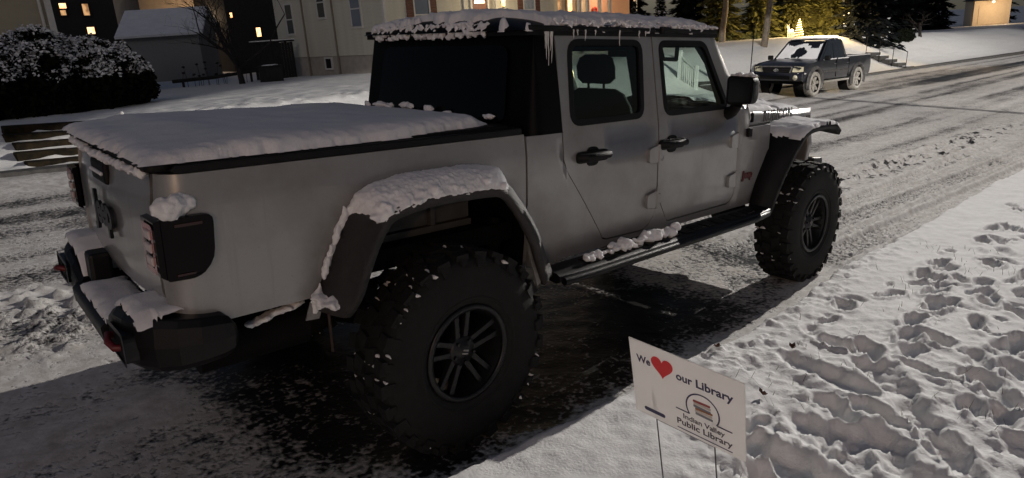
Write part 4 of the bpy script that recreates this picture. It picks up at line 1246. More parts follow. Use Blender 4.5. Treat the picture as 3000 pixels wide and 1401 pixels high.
# ---- bed cover and the snow lying on the pickup
mb = MB(); mb.prism([(p[0], p[1]) for p in rounded([(-1.165, -0.735), (0.47, -0.735), (0.47, 0.735), (-1.165, 0.735)], 0.05, 5)], 1.392, 1.43, 'z')
cover = mb.build('bed_cover', 'black_plastic', truck, bevel=0.01)

def snow_sheet(name, X, Y, base, T, parent, mat='snow_lump'):
    # keep faces where there is snow; snow-free border vertices sit just under the surface
    Zt = np.where(T > 0, base + T, base - 0.006)
    nx, ny = X.shape
    keep = T > 0
    idx = -np.ones(nx * ny, int)
    fm = keep[:-1, :-1] | keep[1:, :-1] | keep[1:, 1:] | keep[:-1, 1:]
    I, J = np.nonzero(fm)
    q = np.stack([I * ny + J, (I + 1) * ny + J, (I + 1) * ny + J + 1, I * ny + J + 1], -1)
    used = np.unique(q); idx[used] = np.arange(len(used))
    co = np.stack([X.ravel(), Y.ravel(), Zt.ravel()], -1)[used]
    me = bpy.data.meshes.new(name)
    me.from_pydata(co.tolist(), [], idx[q].tolist())
    me.polygons.foreach_set('use_smooth', np.ones(len(q), bool)); me.update()
    me.materials.append(MATS[mat])
    o = bpy.data.objects.new(name, me); COL.objects.link(o); o.parent = parent
    return o
# bed
gx = np.linspace(-1.21, 0.52, 150); gy = np.linspace(-0.79, 0.79, 138)
X, Y = np.meshgrid(gx, gy, indexing='ij')
nz = fbm(X * 9, Y * 9, 501, 4) - 0.5; nb = fbm(X * 2.2, Y * 2.2, 511, 3) - 0.5
yn = np.interp(X, [-1.2, -0.6, 0.0, 0.30, 0.46], [0.765, 0.755, 0.725, 0.68, 0.60])       # snow edge on the kerb side
dy = np.minimum(yn + Y, 0.745 - Y); dx = np.minimum(X + 1.175, 0.43 + 0.05 * nb - X)
ned = fbm(X * 34, Y * 34, 503, 3) - 0.5
d = np.minimum(dy, dx) + 0.022 * ned + 0.03 * (fbm(X * 6, Y * 6, 505, 2) - 0.5)
prof_d = np.clip(d / 0.10, 0, 1)
T = (0.056 + 0.03 * nb) * (0.55 + 0.45 * ss(-1.2, -0.75, X)) * (1 - (1 - prof_d) ** 2) ** 0.5 * ss(0.48, 0.30, X + 0.2 * nb)
T = T + 0.003 * (fbm(X * 20, Y * 20, 521, 3) - 0.5) * prof_d + 0.028 * ned * prof_d * (1 - prof_d)
T = np.where(d > 0, np.maximum(T, 0.001), 0)
snow_sheet('bed_snow', X, Y, np.full(X.shape, 1.428), T, cover)
# lumps fallen off the roof behind the cab and along the tailgate top
mb = MB()
rr = random.Random(3)
for k in range(11):
    y = -0.62 + rr.random() * 1.25
    mb.blob((0.40 + rr.uniform(-0.06, 0.06), y, 1.465 + rr.uniform(-0.01, 0.03)), (rr.uniform(0.012, 0.035), rr.uniform(0.015, 0.045), rr.uniform(0.010, 0.022)), k, 8, 5, 0.3)
for k in range(40):
    y = -0.66 + k * 0.033
    mb.blob((-1.158 - 0.022 * (1 - (y / 0.66) ** 2), y, 1.386), (0.022, 0.026, 0.010 + rr.random() * 0.012), 60 + k, 6, 4, 0.3)
mb.build('snow_crumbs', 'snow_lump', cover, fuse=0.007)['kind'] = 'stuff'
# roof
gx = np.linspace(0.565, 2.31, 190); gy = np.linspace(-0.73, 0.73, 150)
X, Y = np.meshgrid(gx, gy, indexing='ij')
base = roof_z(X, Y)
nz = fbm(X * 11, Y * 11, 601, 4) - 0.5; nb = fbm(X * 3, Y * 3, 611, 3) - 0.5
dd = np.minimum(np.minimum(0.725 + Y, 0.725 - Y) * 1.0, np.minimum(X - 0.575, 2.31 - X))
T = 0.036 + 0.025 * nb + 0.045 * nz
edge = dd + 0.13 * nz + 0.05 * nb
T = np.where(edge > 0.035, T * np.clip((edge - 0.02) / 0.05, 0, 1) ** 0.5, 0)
rear_gap = (X < 0.68) & (fbm(X * 16, Y * 6, 621, 3) > 0.56)
bare = ((X > 0.52) & (X < 0.78) & (Y < -0.30) & (Y > -0.58) & (X - 0.6 < 0.35 * (Y + 0.62) + 0.12))
edge_bare = (np.abs(Y + 0.70) < 0.05) & (fbm(X * 7, Y * 4, 631, 3) > 0.5) & (X > 0.9)
T = np.where(rear_gap | edge_bare | ((X > 0.60) & (X < 0.76) & (Y < -0.36) & (Y > -0.70)), 0, T)
roof_snow = snow_sheet('roof_snow', X, Y, base, np.maximum(T, 0), truck)
# clumps clinging to the roof edge and rear visor
mb = MB(); rr = random.Random(8)
for k in range(150):
    x = 0.75 + rr.random() * 1.5
    mb.blob((x, -0.715 + rr.uniform(-0.01, 0.03), 1.895 + rr.uniform(-0.012, 0.035) * (1 if x < 1.7 else 0.6)), (rr.uniform(0.008, 0.022), rr.uniform(0.008, 0.016), rr.uniform(0.006, 0.015)), k, 6, 4, 0.4)
for k in range(420):
    y = -0.42 + rr.random() * 1.05
    if rr.random() < 0.25: continue
    mb.blob((0.592 + rr.uniform(-0.012, 0.02), y, 1.872 + rr.uniform(-0.03, 0.04)), (0.010, rr.uniform(0.008, 0.022), rr.uniform(0.008, 0.018)), 300 + k, 6, 4, 0.4)
mb.build('edge_snow', 'snow_lump', roof_snow, fuse=0.0055)['kind'] = 'stuff'
# icicles
rr = random.Random(4)
for (x, L) in ((0.70, 0.13), (0.712, 0.16), (0.728, 0.09), (0.735, 0.15), (0.69, 0.08), (0.90, 0.045), (0.93, 0.03), (0.99, 0.055), (1.07, 0.03), (1.27, 0.08), (1.50, 0.03), (1.44, 0.04)):
    mb = MB(); y = -0.735 if x > 0.8 else -0.742
    z0 = 1.875 if x > 0.8 else 1.862
    n = 6
    mb.tube([(x + rr.uniform(-0.003, 0.003), y, z0 - L * t) for t in np.linspace(0, 1, n)], [0.0048 * (1 - 0.85 * t) + rr.uniform(0, 0.001) for t in np.linspace(0, 1, n)], 6)
    mb.build('icicle', 'ice', truck)
# rear flare snow: thick along the top, thin down the rear leg, a lump at its foot
def flare_snow():
    a, b = dense(RIN, 10), dense(ROUT, 10); n = len(a); rr = random.Random(12)
    i0, i1 = int(0.13 * n), int(0.67 * n)
    rings = []; 
    for i in range(i0, i1):
        t = (i - i0) / (i1 - i0)
        leg = ss(0.20, 0.32, t)
        endf = float(ss(1.0, 0.9, t)) * float(ss(0, 0.03, t))
        h = (0.010 + 0.036 * float(leg)) * endf + 0.003
        wdt = (0.14 + 0.86 * float(ss(0.20, 0.36, t)))
        pa = Vector((a[i].x, -0.786, a[i].y)); pb0 = Vector((b[i].x, -0.972, b[i].y)); pb = pa.lerp(pb0, wdt)
        tt = (a[min(i + 1, n - 1)] - a[max(i - 1, 0)]).normalized(); up = Vector((-tt.y, 0, tt.x))
        if up.z < 0: up = -up
        up = (up * 0.6 + Vector((0, 0, 0.5))).normalized()
        nn = 9; ring = []
        for k in range(nn):
            u = k / (nn - 1); p = pa.lerp(pb, u)
            arc = math.sin(math.pi * (0.12 + 0.83 * u)) ** 0.6
            jit = 0.016 * (float(fbm(np.array(i * 0.35), np.array(k * 0.8), 701, 3)) - 0.5) * endf
            drop = 0.035 * max(0, u - 0.8) / 0.2 * float(leg) * (0.4 + float(vnoise(np.array(i * 0.5), np.array(1.0), 9)))
            ring.append(p + up * (h * arc + jit) + Vector((0, -0.012 * max(0, u - 0.7) * float(leg), -drop)))
        ring.append(pb + Vector((0, 0.015, -0.012))); ring.append(pa + Vector((0, 0.01, -0.012)))
        rings.append(ring)
    mb = MB(); mb.loft(rings)
    for k in range(70):
        t = rr.random(); i = int(i0 + (0.3 + 0.65 * t) * (i1 - i0))
        mb.blob((b[i].x + rr.uniform(-0.01, 0.01), -0.955 + rr.uniform(-0.015, 0.04), b[i].y + rr.uniform(-0.005, 0.03)), (rr.uniform(0.012, 0.03), rr.uniform(0.01, 0.02), rr.uniform(0.008, 0.02)), k, 6, 4, 0.4)
    for k in range(26):
        t = rr.random()
        i = int(0.03 * n + 0.05 * n * t)
        p = a[i].lerp(b[i], rr.random())
        mb.blob((p.x - 0.01, -0.79 - rr.random() * 0.12, 0.835 + rr.uniform(-0.01, 0.03)), (rr.uniform(0.01, 0.03), rr.uniform(0.012, 0.03), rr.uniform(0.008, 0.018)), 100 + k, 6, 4, 0.4)
    for k in range(46):
        i = int(0.05 * n + (i0 + 0.2 * (i1 - i0) - 0.05 * n) * rr.random())
        mb.blob((a[i].x - 0.008, -0.797 + rr.uniform(-0.012, 0.004), a[i].y + rr.uniform(-0.01, 0.01)), (rr.uniform(0.008, 0.018), rr.uniform(0.006, 0.014), rr.uniform(0.014, 0.035)), 200 + k, 6, 4, 0.35)
    return mb
flare_snow().build('flare_snow', 'snow_lump', truck, fuse=0.006)
# front flare and hood snow
gx = np.linspace(3.0, 3.74, 60); gy = np.linspace(-0.985, -0.66, 34)
X, Y = np.meshgrid(gx, gy, indexing='ij'); nz = fbm(X * 14, Y * 14, 651, 4) - 0.5
base = np.interp(X, [3.0, 3.1, 3.2, 3.4, 3.6, 3.75], [1.15, 1.215, 1.245, 1.256, 1.25, 1.20]) - 0.06 * np.clip(-Y - 0.66, 0, 1)
T = np.where(np.minimum(np.minimum(X - 3.05, 3.72 - X), np.minimum(Y + 0.975, -0.67 - Y)) + 0.06 * nz > 0.0, 0.016 + 0.02 * nz, 0)
snow_sheet('flare_snow', X, Y, base, np.maximum(T, 0), truck)
gx = np.linspace(2.70, 3.97, 120); gy = np.linspace(-0.675, 0.675, 130)
X, Y = np.meshgrid(gx, gy, indexing='ij'); nz = fbm(X * 6, Y * 6, 661, 5) - 0.5
tt = (X - 2.66) / 1.33; hw_ = 0.675 - 0.075 * tt; e_ = hw_ - np.abs(Y)
ztop = 1.392 - 0.075 * tt - 0.05 * np.clip(tt - 0.85, 0, 1) / 0.15
base = ztop + np.where(np.abs(Y) < 0.30, np.interp(np.abs(Y), [0, 0.26, 0.30], [0.04, 0.034, 0.014]), np.interp(e_, [0.0, 0.012, 0.045, 0.11, 0.30], [-0.08, -0.042, -0.012, 0.0, 0.014]))
T = np.where((nz > -0.12) & (e_ > 0.004 + 0.03 * (nz + 0.2)), 0.009 + 0.035 * (nz + 0.1), 0)
snow_sheet('hood_snow', X, Y, base, np.maximum(T, 0), hood)
# snow heaps: tail light, bumper, step
mb = MB(); rr = random.Random(21)
for k in range(16):
    mb.blob((-1.10 + rr.uniform(-0.055, 0.04), -0.80 + rr.uniform(-0.012, 0.03), 1.262 + rr.uniform(0, 0.035)), (rr.uniform(0.022, 0.04), rr.uniform(0.016, 0.026), rr.uniform(0.018, 0.038)), k, 9, 6, 0.15)
mb.build('tail_light_snow', 'snow_lump', truck, fuse=0.006)
def heap(name, y0, y1, xb, xf, zbase, h, seed, parent):
    gx = np.linspace(xb, xf, 30); gy = np.linspace(y0, y1, 46); X, Y = np.meshgrid(gx, gy, indexing='ij')
    nz = fbm(X * 16, Y * 16, seed, 4) - 0.5
    d = np.minimum(np.minimum(X - xb, xf - X), np.minimum(Y - y0, y1 - Y)) + 0.025 * nz
    T = np.where(d > 0.002, h * np.sqrt(np.clip(1 - (1 - np.clip(d / 0.05, 0, 1)) ** 2, 0, 1)) + 0.006 * nz, 0)
    return snow_sheet(name, X, Y, np.full(X.shape, zbase) if not callable(zbase) else zbase(X, Y), np.maximum(T, 0), parent)
heap('bumper_snow', -0.76, -0.37, -1.262, -1.10, lambda X, Y: np.interp(-Y, [0.30, 0.40, 0.52, 0.8], [0.80, 0.873, 0.91, 0.905]) - 0.6 * np.clip(-Y - 0.70, 0, 1) ** 1.0 * (X < -1.2), 0.024, 801, bump)
heap('bumper_snow', -0.36, 0.20, -1.288, -1.10, 0.792, 0.026, 811, bump)
heap('bumper_snow', 0.31, 0.76, -1.255, -1.10, lambda X, Y: np.interp(Y, [0.30, 0.40, 0.52, 0.8], [0.80, 0.873, 0.91, 0.905]), 0.03, 821, bump)
mb = MB(); rr = random.Random(31)
for k in range(60):
    x = 0.86 + 0.80 * (k / 60) + rr.uniform(-0.02, 0.02); big = 0.6 + 0.5 * (x - 0.86) / 0.8 + 0.25 * math.sin(x * 23)
    mb.blob((x, -0.885 + rr.uniform(-0.03, 0.03), 0.712 + 0.018 * big * rr.random() * 2), (0.028 * big, 0.028 * big, 0.024 * big), k, 9, 6, 0.18)
mb.build('step_snow', 'snow_lump', truck, fuse=0.007)
mb = MB()
for k in range(12):
    mb.blob((-0.86 + 0.018 * k, -0.70 + rr.uniform(-0.02, 0.02), 0.775 + 0.004 * k), (0.025, 0.025, 0.014), k, 7, 5, 0.2)
mb.build('muffler_snow', 'snow_lump', truck, fuse=0.006)

# the tail is drawn slightly forward towards its far corner
def tail_sweep(o):
    for ch in o.children:
        if ch.type == 'MESH' and ch.matrix_basis == Matrix.Identity(4) and ch.parent.name.split('.')[0] != 'wheel':
            me = ch.data; n = len(me.vertices); co = np.empty(n * 3, np.float32); me.vertices.foreach_get('co', co); co = co.reshape(-1, 3)
            if co[:, 0].min() < -0.85:
                co[:, 0] += 0.058 * np.clip(co[:, 1] + 0.75, 0, 2) * ss(-0.80, -1.05, co[:, 0])
                me.vertices.foreach_set('co', co.ravel()); me.update()
        elif ch.type == 'MESH' and ch.name.startswith('tailgate_lettering'):
            ch.location.x += 0.058 * (ch.location.y + 0.75)
        tail_sweep(ch)
bpy.context.view_layer.update()
tail_sweep(truck)

# ================================================================== the yard sign on the verge
principled('sign_plastic', (0.76, 0.74, 0.73), 0.5, var=0.05, vscale=5)
_nt = MATS['sign_plastic'].node_tree          # thin corrugated plastic lets the lamp behind glow through
_tr = _nt.nodes.new('ShaderNodeBsdfTranslucent'); _tr.inputs[0].default_value = (0.80, 0.77, 0.75, 1)
_mx = _nt.nodes.new('ShaderNodeMixShader'); _mx.inputs[0].default_value = 0.45
_nt.links.new(_nt.nodes['Principled BSDF'].outputs[0], _mx.inputs[1]); _nt.links.new(_tr.outputs[0], _mx.inputs[2])
_nt.links.new(_mx.outputs[0], _nt.nodes['Material Output'].inputs[0])
principled('sign_navy', (0.035, 0.03, 0.085), 0.5)
principled('sign_red', (0.75, 0.03, 0.035), 0.5)
principled('sign_text', (0.05, 0.04, 0.05), 0.5)
principled('wire_grey', (0.10, 0.10, 0.10), 0.4, metal=0.6)
SC = Vector((0.13, -1.98, 0.593)); sw, sh = 0.4575, 0.343
yaw, lean, roll = -1.5772, 0.2733, -0.0492
u = Vector((math.cos(yaw), math.sin(yaw), 0)); n_ = Vector((math.sin(yaw), -math.cos(yaw), 0))
v = (Vector((0, 0, 1)) + lean * n_).normalized()
u2 = u * math.cos(roll) + v * math.sin(roll); v2 = -u * math.sin(roll) + v * math.cos(roll); n2 = u2.cross(v2)
SM = Matrix((u2, v2, n2)).transposed().to_4x4(); SM.translation = SC
sign = empty('yard_sign', mat4=G4 @ SM)
tag(sign, 'small white plastic yard sign about loving the library, on two wire stakes in the snow', 'yard sign')
mb = MB(); mb.box((-sw / 2, -sh / 2, -0.004), (sw / 2, sh / 2, 0.0)); mb.build('panel', 'sign_plastic', sign)
def on_sign(px, py):            # sign coordinates from fractions (0..1 left-right, 0..1 top-down)
    return (px - 0.5) * sw, (0.5 - py) * sh
def fit_text(body, fx0, fx1, ftop, fbase, mat, bold=0.0):
    # lettering scaled to a box: fx0..fx1 across, ftop cap height line, fbase baseline
    me = text_mesh(body, 0.05, 0.0004, bold=bold, align='LEFT')
    co = np.array([v.co[:] for v in me.vertices]); cap = text_mesh('L', 0.05, 0.0004, bold=bold, align='LEFT'); cc = np.array([v.co[:] for v in cap.vertices])
    bpy.data.meshes.remove(cap)
    x0, yb_ = on_sign(fx0, fbase); x1, yt_ = on_sign(fx1, ftop)
    kx = (x1 - x0) / np.ptp(co[:, 0]); ky = (yt_ - yb_) / np.ptp(cc[:, 1])
    M = Matrix.Translation((x0 - co[:, 0].min() * kx, yb_ - cc[:, 1].min() * ky, 0.0015)) @ Matrix.Diagonal((kx, ky, 1, 1))
    me.materials.clear(); me.materials.append(MATS[mat])
    o = bpy.data.objects.new('sign_lettering', me); COL.objects.link(o); o.parent = sign; o.matrix_local = M
fit_text('We', 0.062, 0.193, 0.178, 0.274, 'sign_navy', 0.0012)
fit_text('our', 0.429, 0.572, 0.196, 0.298, 'sign_navy', 0.0012)
fit_text('Library', 0.604, 0.912, 0.193, 0.296, 'sign_navy', 0.0012)
fit_text('Indian Valley', 0.472, 0.834, 0.724, 0.789, 'sign_text', 0.0007)
fit_text('Public Library', 0.411, 0.896, 0.815, 0.894, 'sign_text', 0.0009)
hx, hy = on_sign(0.304, 0.222); pts = []
for a in np.linspace(0, 2 * math.pi, 40, endpoint=False):
    pts.append((hx + 0.00285 * 16 * math.sin(a) ** 3, hy + 0.00318 * (13 * math.cos(a) - 5 * math.cos(2 * a) - 2 * math.cos(3 * a) - math.cos(4 * a))))
mb = MB(); mb.prism(pts, 0.001, 0.0022, 'z'); mb.build('heart', 'sign_red', sign)
def ribbon(mb, pts, w, z1=0.002):
    P = [Vector(p) for p in pts]; L = []; R_ = []
    for i, p in enumerate(P):
        t = (P[min(i + 1, len(P) - 1)] - P[max(i - 1, 0)]).normalized(); nn = Vector((-t.y, t.x)) * w / 2
        L.append(p + nn); R_.append(p - nn)
    m = len(P)
    mb.add([(q.x, q.y, z1) for q in L] + [(q.x, q.y, z1) for q in R_], [(i, m + i, m + i + 1, i + 1) for i in range(m - 1)])
ax_, ay_ = on_sign(0.650, 0.572); ra, rb = 0.142 * sw, 0.20 * sh
fy_ = on_sign(0, 0.684)[1]
a0 = math.asin((fy_ - ay_) / rb)
arc = [(on_sign(0.408, 0)[0], fy_), (ax_ - ra * math.cos(a0) - 0.002, fy_)] + [(ax_ - ra * math.cos(a), ay_ + rb * math.sin(a)) for a in np.linspace(a0, math.pi - a0, 26)] + [(ax_ + ra * math.cos(a0) + 0.002, fy_), (on_sign(0.898, 0)[0], fy_)]
mb = MB(); ribbon(mb, arc, 0.006); mb.build('emblem_arch', 'sign_navy', sign)
x0, y0 = on_sign(0.41, 0.948); x1, _ = on_sign(0.895, 0.948)
mb = MB(); ribbon(mb, [(x0, y0), (x1, y0)], 0.005); mb.build('emblem_rule', 'sign_navy', sign)
bcol = {'book_red': (0.33, 0.06, 0.05), 'book_rust': (0.35, 0.14, 0.06), 'book_grey': (0.20, 0.21, 0.24), 'book_page': (0.55, 0.48, 0.42)}
for k_, c_ in bcol.items(): principled(k_, c_, 0.6)
bx_, by_ = on_sign(0.652, 0.655)
for i, (col, dx, sk) in enumerate((('book_grey', 0.004, -0.002), ('book_page', 0.002, 0.0), ('book_rust', 0.004, 0.003), ('book_grey', -0.003, -0.003), ('book_page', -0.002, 0.0), ('book_red', -0.004, 0.002))):
    yb = by_ + i * 0.0108
    mb = MB(); ol = rounded([(bx_ - 0.034 + dx, yb), (bx_ + 0.034 + dx, yb + sk), (bx_ + 0.034 + dx, yb + 0.0092 + sk), (bx_ - 0.034 + dx, yb + 0.0092)], 0.003, 3)
    mb.prism([tuple(p) for p in ol], 0.001, 0.0022, 'z'); mb.build('book_print', col, sign)
bx, by = on_sign(0.195, 0.90); mb = MB(); ol = rounded([(bx - 0.046, by - 0.0085), (bx + 0.046, by - 0.0085), (bx + 0.046, by + 0.0085), (bx - 0.046, by + 0.0085)], 0.008, 5)
mb.prism([tuple(p) for p in ol], 0.001, 0.002, 'z'); mb.build('print_tab', 'sign_navy', sign)
mb = MB()
for fx in (0.194, 0.732):
    x, _ = on_sign(fx, 0)
    mb.tube([(x, -sh / 2 + 0.12, -0.006), (x, -sh / 2 - 0.0, -0.006), (x + 0.004, -sh / 2 - 0.36, -0.006)], 0.0028, 6)
mb.tube([(on_sign(0.194, 0)[0], -sh / 2 - 0.006, -0.006), (on_sign(0.732, 0)[0], -sh / 2 - 0.006, -0.006)], 0.0026, 6)
mb.build('wire_stake', 'wire_grey', sign)

# ================================================================== helpers for the background
def quads_object(name, C_, U, V, mat, parent=None, vals=None):
    n = len(C_)
    co = np.stack([C_ - U - V, C_ + U - V * 0.3, C_ + U * 0.2 + V, C_ - U + V * 0.4], 1).reshape(-1, 3)
    me = bpy.data.meshes.new(name)
    me.vertices.add(4 * n); me.vertices.foreach_set('co', co.astype(np.float32).ravel())
    me.loops.add(4 * n); me.loops.foreach_set('vertex_index', np.arange(4 * n, dtype=np.int32))
    me.polygons.add(n); me.polygons.foreach_set('loop_start', (np.arange(n) * 4).astype(np.int32))
    me.update(); me.validate()
    me.materials.append(MATS[mat])
    o = bpy.data.objects.new(name, me); COL.objects.link(o); o.parent = parent
    return o
def rand_dirs(n, rng):
    d = rng.normal(size=(n, 3)); return d / np.linalg.norm(d, axis=1)[:, None]
def leaf_axes(n, rng, size, flat=0.0):
    a = rand_dirs(n, rng); b = rand_dirs(n, rng); b -= a * (a * b).sum(1)[:, None]; b /= np.linalg.norm(b, axis=1)[:, None]
    if flat: a[:, 2] *= (1 - flat); b[:, 2] *= (1 - flat)
    s = size * rng.uniform(0.6, 1.3, n)[:, None]
    return a * s, b * s
principled('bark', (0.020, 0.016, 0.014), 0.9, var=0.4, vscale=12, bump=0.5, bscale=30)
principled('bark_pale', (0.16, 0.13, 0.10), 0.9, var=0.5, vscale=10, bump=0.5, bscale=25)
principled('hedge_leaf', (0.007, 0.009, 0.005), 0.9, var=0.4, vscale=3, spec=0.1)
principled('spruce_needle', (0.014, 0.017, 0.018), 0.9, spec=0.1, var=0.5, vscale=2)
principled('yellow_lit_leaf', (0.15, 0.145, 0.035), 0.8, var=0.5, vscale=1.5)  # leaf green with the yellow ornament light put into its colour

def branch_tree(name, base, height, r0, seed, label, group, mat='bark', tf=0.40, limbs=1, spread=0.7, levels=5, lean=(0, 0), first=0.3, up=0.25, nsplit=(2, 3), limb_from=3):
    root = empty(name, base); tag(root, label, 'tree', group)
    rr = random.Random(seed); tb = MB(); cb = MB()
    def grow(p, d, L, r, lev, mbt):
        n = 4; pts = [p]; rad = [r]
        q = p.copy(); dd = d.copy()
        for i in range(n):
            dd = (dd + Vector((rr.uniform(-1, 1), rr.uniform(-1, 1), rr.uniform(-0.6, 1) * up * 2)) * 0.13).normalized()
            q = q + dd * (L / n); pts.append(q.copy()); rad.append(r * (1 - 0.35 * (i + 1) / n))
        mbt.tube(pts, rad, 7 if lev < 2 else 4, caps=False)
        if lev >= levels: return
        for k in range(rr.randint(*nsplit) + (limbs if lev == 0 else 0)):
            t = 1.0 if k == 0 else rr.uniform(first if lev == 0 else 0.25, 0.95)
            i = min(n, max(1, int(round(t * n)))); bp = pts[i]
            ax = Vector((rr.uniform(-1, 1), rr.uniform(-1, 1), rr.uniform(-0.2, 0.7))).normalized()
            nd = (dd * (1 - spread * 0.5) + ax * spread).normalized()
            grow(bp, nd, (L if lev else height * 0.36) * rr.uniform(0.58, 0.82), rad[i] * rr.uniform(0.55, 0.75), lev + 1, cb)
    grow(Vector((0, 0, -0.15)), Vector((lean[0], lean[1], 1)).normalized(), height * tf, r0, 0, tb)
    tb.build('trunk', mat, root); cb.build('branches', mat, root)
    return root

def conifer(name, base, h, r, seed, label, group, leaf='spruce_needle', n=9000, size=0.09, snow=0.0, cat='tree', skirt=0.03):
    root = empty(name, base); tag(root, label, cat, group)
    rng = np.random.default_rng(seed)
    mb = MB(); mb.tube([(0, 0, -0.1), (0, 0, h * 0.97)], [r * 0.07 + 0.03, 0.015], 8); mb.build('trunk', 'bark', root)
    t = rng.random(n) ** 1.35                       # more foliage low down
    z = h * (skirt + (1 - skirt) * t)
    whorl = 0.75 + 0.25 * np.sin(z / h * 70 + rng.uniform(0, 6.3))
    ang = rng.uniform(0, 2 * np.pi, n)
    lob = 0.82 + 0.18 * np.sin(ang * 7 + 3 * t * 6 + rng.uniform(0, 6)) + 0.1 * np.sin(ang * 13)
    rad = r * (1 - t) ** 0.85 * whorl * lob * np.sqrt(rng.uniform(0.25, 1.0, n)) + 0.02
    C_ = np.stack([rad * np.cos(ang), rad * np.sin(ang), z - rad * 0.22], 1)
    out = np.stack([np.cos(ang), np.sin(ang), -0.25 + rng.normal(0, 0.25, n)], 1)
    s = size * rng.uniform(0.6, 1.4, n)[:, None]
    V_ = out * s * 1.5; U_ = np.stack([-np.sin(ang), np.cos(ang), rng.normal(0, 0.3, n)], 1) * s * 0.6
    quads_object('crown', C_, U_, V_, leaf, root)
    if snow > 0:
        m = int(n * snow); sel = rng.choice(n, m, replace=False)
        sel = sel[rad[sel] > 0.55 * r * (1 - t[sel]) ** 0.85]
        Cs = C_[sel] + np.array([0, 0, size * 0.4]); a, b = leaf_axes(len(sel), rng, size * 0.9, 0.6)
        quads_object('snow_cover', Cs, a, b, 'snow', root)['kind'] = 'stuff'
    return root

# ================================================================== hedge
def hedge():
    base = yard_point(0.95, 16.9)
    root = empty('hedge', base)
    tag(root, 'big rounded evergreen hedge with snow-dusted top, at the left edge', 'hedge')
    rng = np.random.default_rng(5)
    lobes = [((-3.2, 0.5, 0.6), (1.6, 1.5, 1.55)), ((-1.2, 0.3, 0.6), (1.6, 1.5, 1.42)), ((0.6, 0.1, 0.55), (1.5, 1.4, 1.30)), ((1.9, 0.0, 0.50), (1.15, 1.2, 1.05)), ((2.6, 0.0, 0.42), (0.68, 0.85, 0.72)), ((-5.2, 0.4, 0.6), (1.7, 1.5, 1.7))]
    CC = []; NN = []
    for (c, r) in lobes:
        n = int(9000 * r[0] * r[2] / 2.2)
        d = rand_dirs(n, rng); d[:, 2] = np.where(d[:, 2] < -0.4, -d[:, 2], d[:, 2])
        k = rng.uniform(0.86, 1.05, n) + 0.05 * np.sin(d[:, 0] * 9 + c[0]) + 0.05 * np.sin(d[:, 2] * 11 + d[:, 1] * 7)
        CC.append(np.array(c) + d * np.array(r) * k[:, None]); NN.append(d)
    C_ = np.concatenate(CC); N_ = np.concatenate(NN)
    keep = C_[:, 2] > 0.02; C_ = C_[keep]; N_ = N_[keep]
    a, b = leaf_axes(len(C_), rng, 0.055)
    quads_object('foliage', C_, a, b, 'hedge_leaf', root)
    # snow caught in clumps on the upper leaves
    patch = fbm(C_[:, 0] * 3.0 + C_[:, 1] * 2.1, C_[:, 2] * 4.5 + C_[:, 1], 77, 2)
    m = (N_[:, 2] * 0.7 + 1.1 * (patch - 0.5) * 2 > 0.40) & (rng.random(len(C_)) < 0.9) & (C_[:, 2] > 0.75)
    Cs = np.concatenate([C_[m] + N_[m] * 0.03 + rng.normal(0, 0.035, (m.sum(), 3)) + np.array([0, 0, 0.02]) for _ in range(3)]); a, b = leaf_axes(len(Cs), rng, 0.036, 0.3)
    quads_object('snow_cover', Cs, a, b, 'snow', root)
    mb = MB()
    for (c, r) in lobes:
        mb.blob((c[0], c[1], c[2]), (r[0] * 0.86, r[1] * 0.86, r[2] * 0.86), 4, 14, 9, 0.04)
    mb.build('inner_twigs', 'hedge_leaf', root)
hedge()

# ================================================================== garden steps, little post
principled('timber', (0.034, 0.025, 0.014), 0.9, spec=0.1, color2=(0.012, 0.010, 0.007), vscale=9, bump=0.4, bscale=30)
st = empty('garden_steps', mat4=G4 @ Matrix.Translation((0.1, 9.35, 0.12)))
tag(st, 'weathered brown timber garden steps climbing the bank at the left edge', 'steps')
for i in range(5):
    mb = MB(); y = i * 0.40; z = i * 0.105
    mb.box((-0.12 - 0.06 * (i % 2), y, z - 0.15), (1.18 + 0.05 * (i % 3), y + 0.30, z + 0.085))
    o = mb.build('step_timber', 'timber', st, bevel=0.015)
    mb = MB(); mb.box((-0.10, y + 0.305, z - 0.1), (1.16, y + 0.40, z + 0.07)); mb.build('tread_fill', 'timber', st)
b0 = yard_point(1.77, 10.95)
principled('post_white', (0.5, 0.48, 0.44), 0.6, var=0.3)
p = empty('marker_post', b0); tag(p, 'short pale post with a snow cap on the far lawn', 'post')
mb = MB(); mb.tube([(0, 0, -0.1), (0, 0, 0.10)], 0.03, 10); mb.tube([(0, 0, 0.10), (0, 0, 0.135)], 0.046, 10); mb.build('shaft', 'post_white', p)
mb = MB(); mb.blob((0, 0, 0.155), (0.045, 0.045, 0.034), 2, 10, 6, 0.08); mb.build('snow_cap', 'snow_lump', p)

# ================================================================== buildings
principled('siding_cream', (0.64, 0.61, 0.51), 0.7, var=0.12, vscale=3)
principled('foundation', (0.42, 0.38, 0.33), 0.8, var=0.2, vscale=4, bump=0.2, bscale=30)
principled('trim_white', (0.66, 0.64, 0.60), 0.6, var=0.1)
principled('shutter_brown', (0.17, 0.075, 0.055), 0.7, var=0.2)
principled('door_brown', (0.20, 0.075, 0.05), 0.6, var=0.2)
principled('pipe_brown', (0.22, 0.18, 0.14), 0.8)
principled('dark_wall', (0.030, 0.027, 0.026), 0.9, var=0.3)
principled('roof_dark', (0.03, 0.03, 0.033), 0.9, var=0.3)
principled('beige_wall', (0.40, 0.35, 0.25), 0.8, var=0.12, vscale=2)
principled('warm_lit_wall', (0.55, 0.43, 0.31), 0.8, var=0.15, vscale=2)  # warm lamp light on this wall is put into its base colour
principled('grey_white_wall', (0.20, 0.197, 0.195), 0.8, var=0.1)
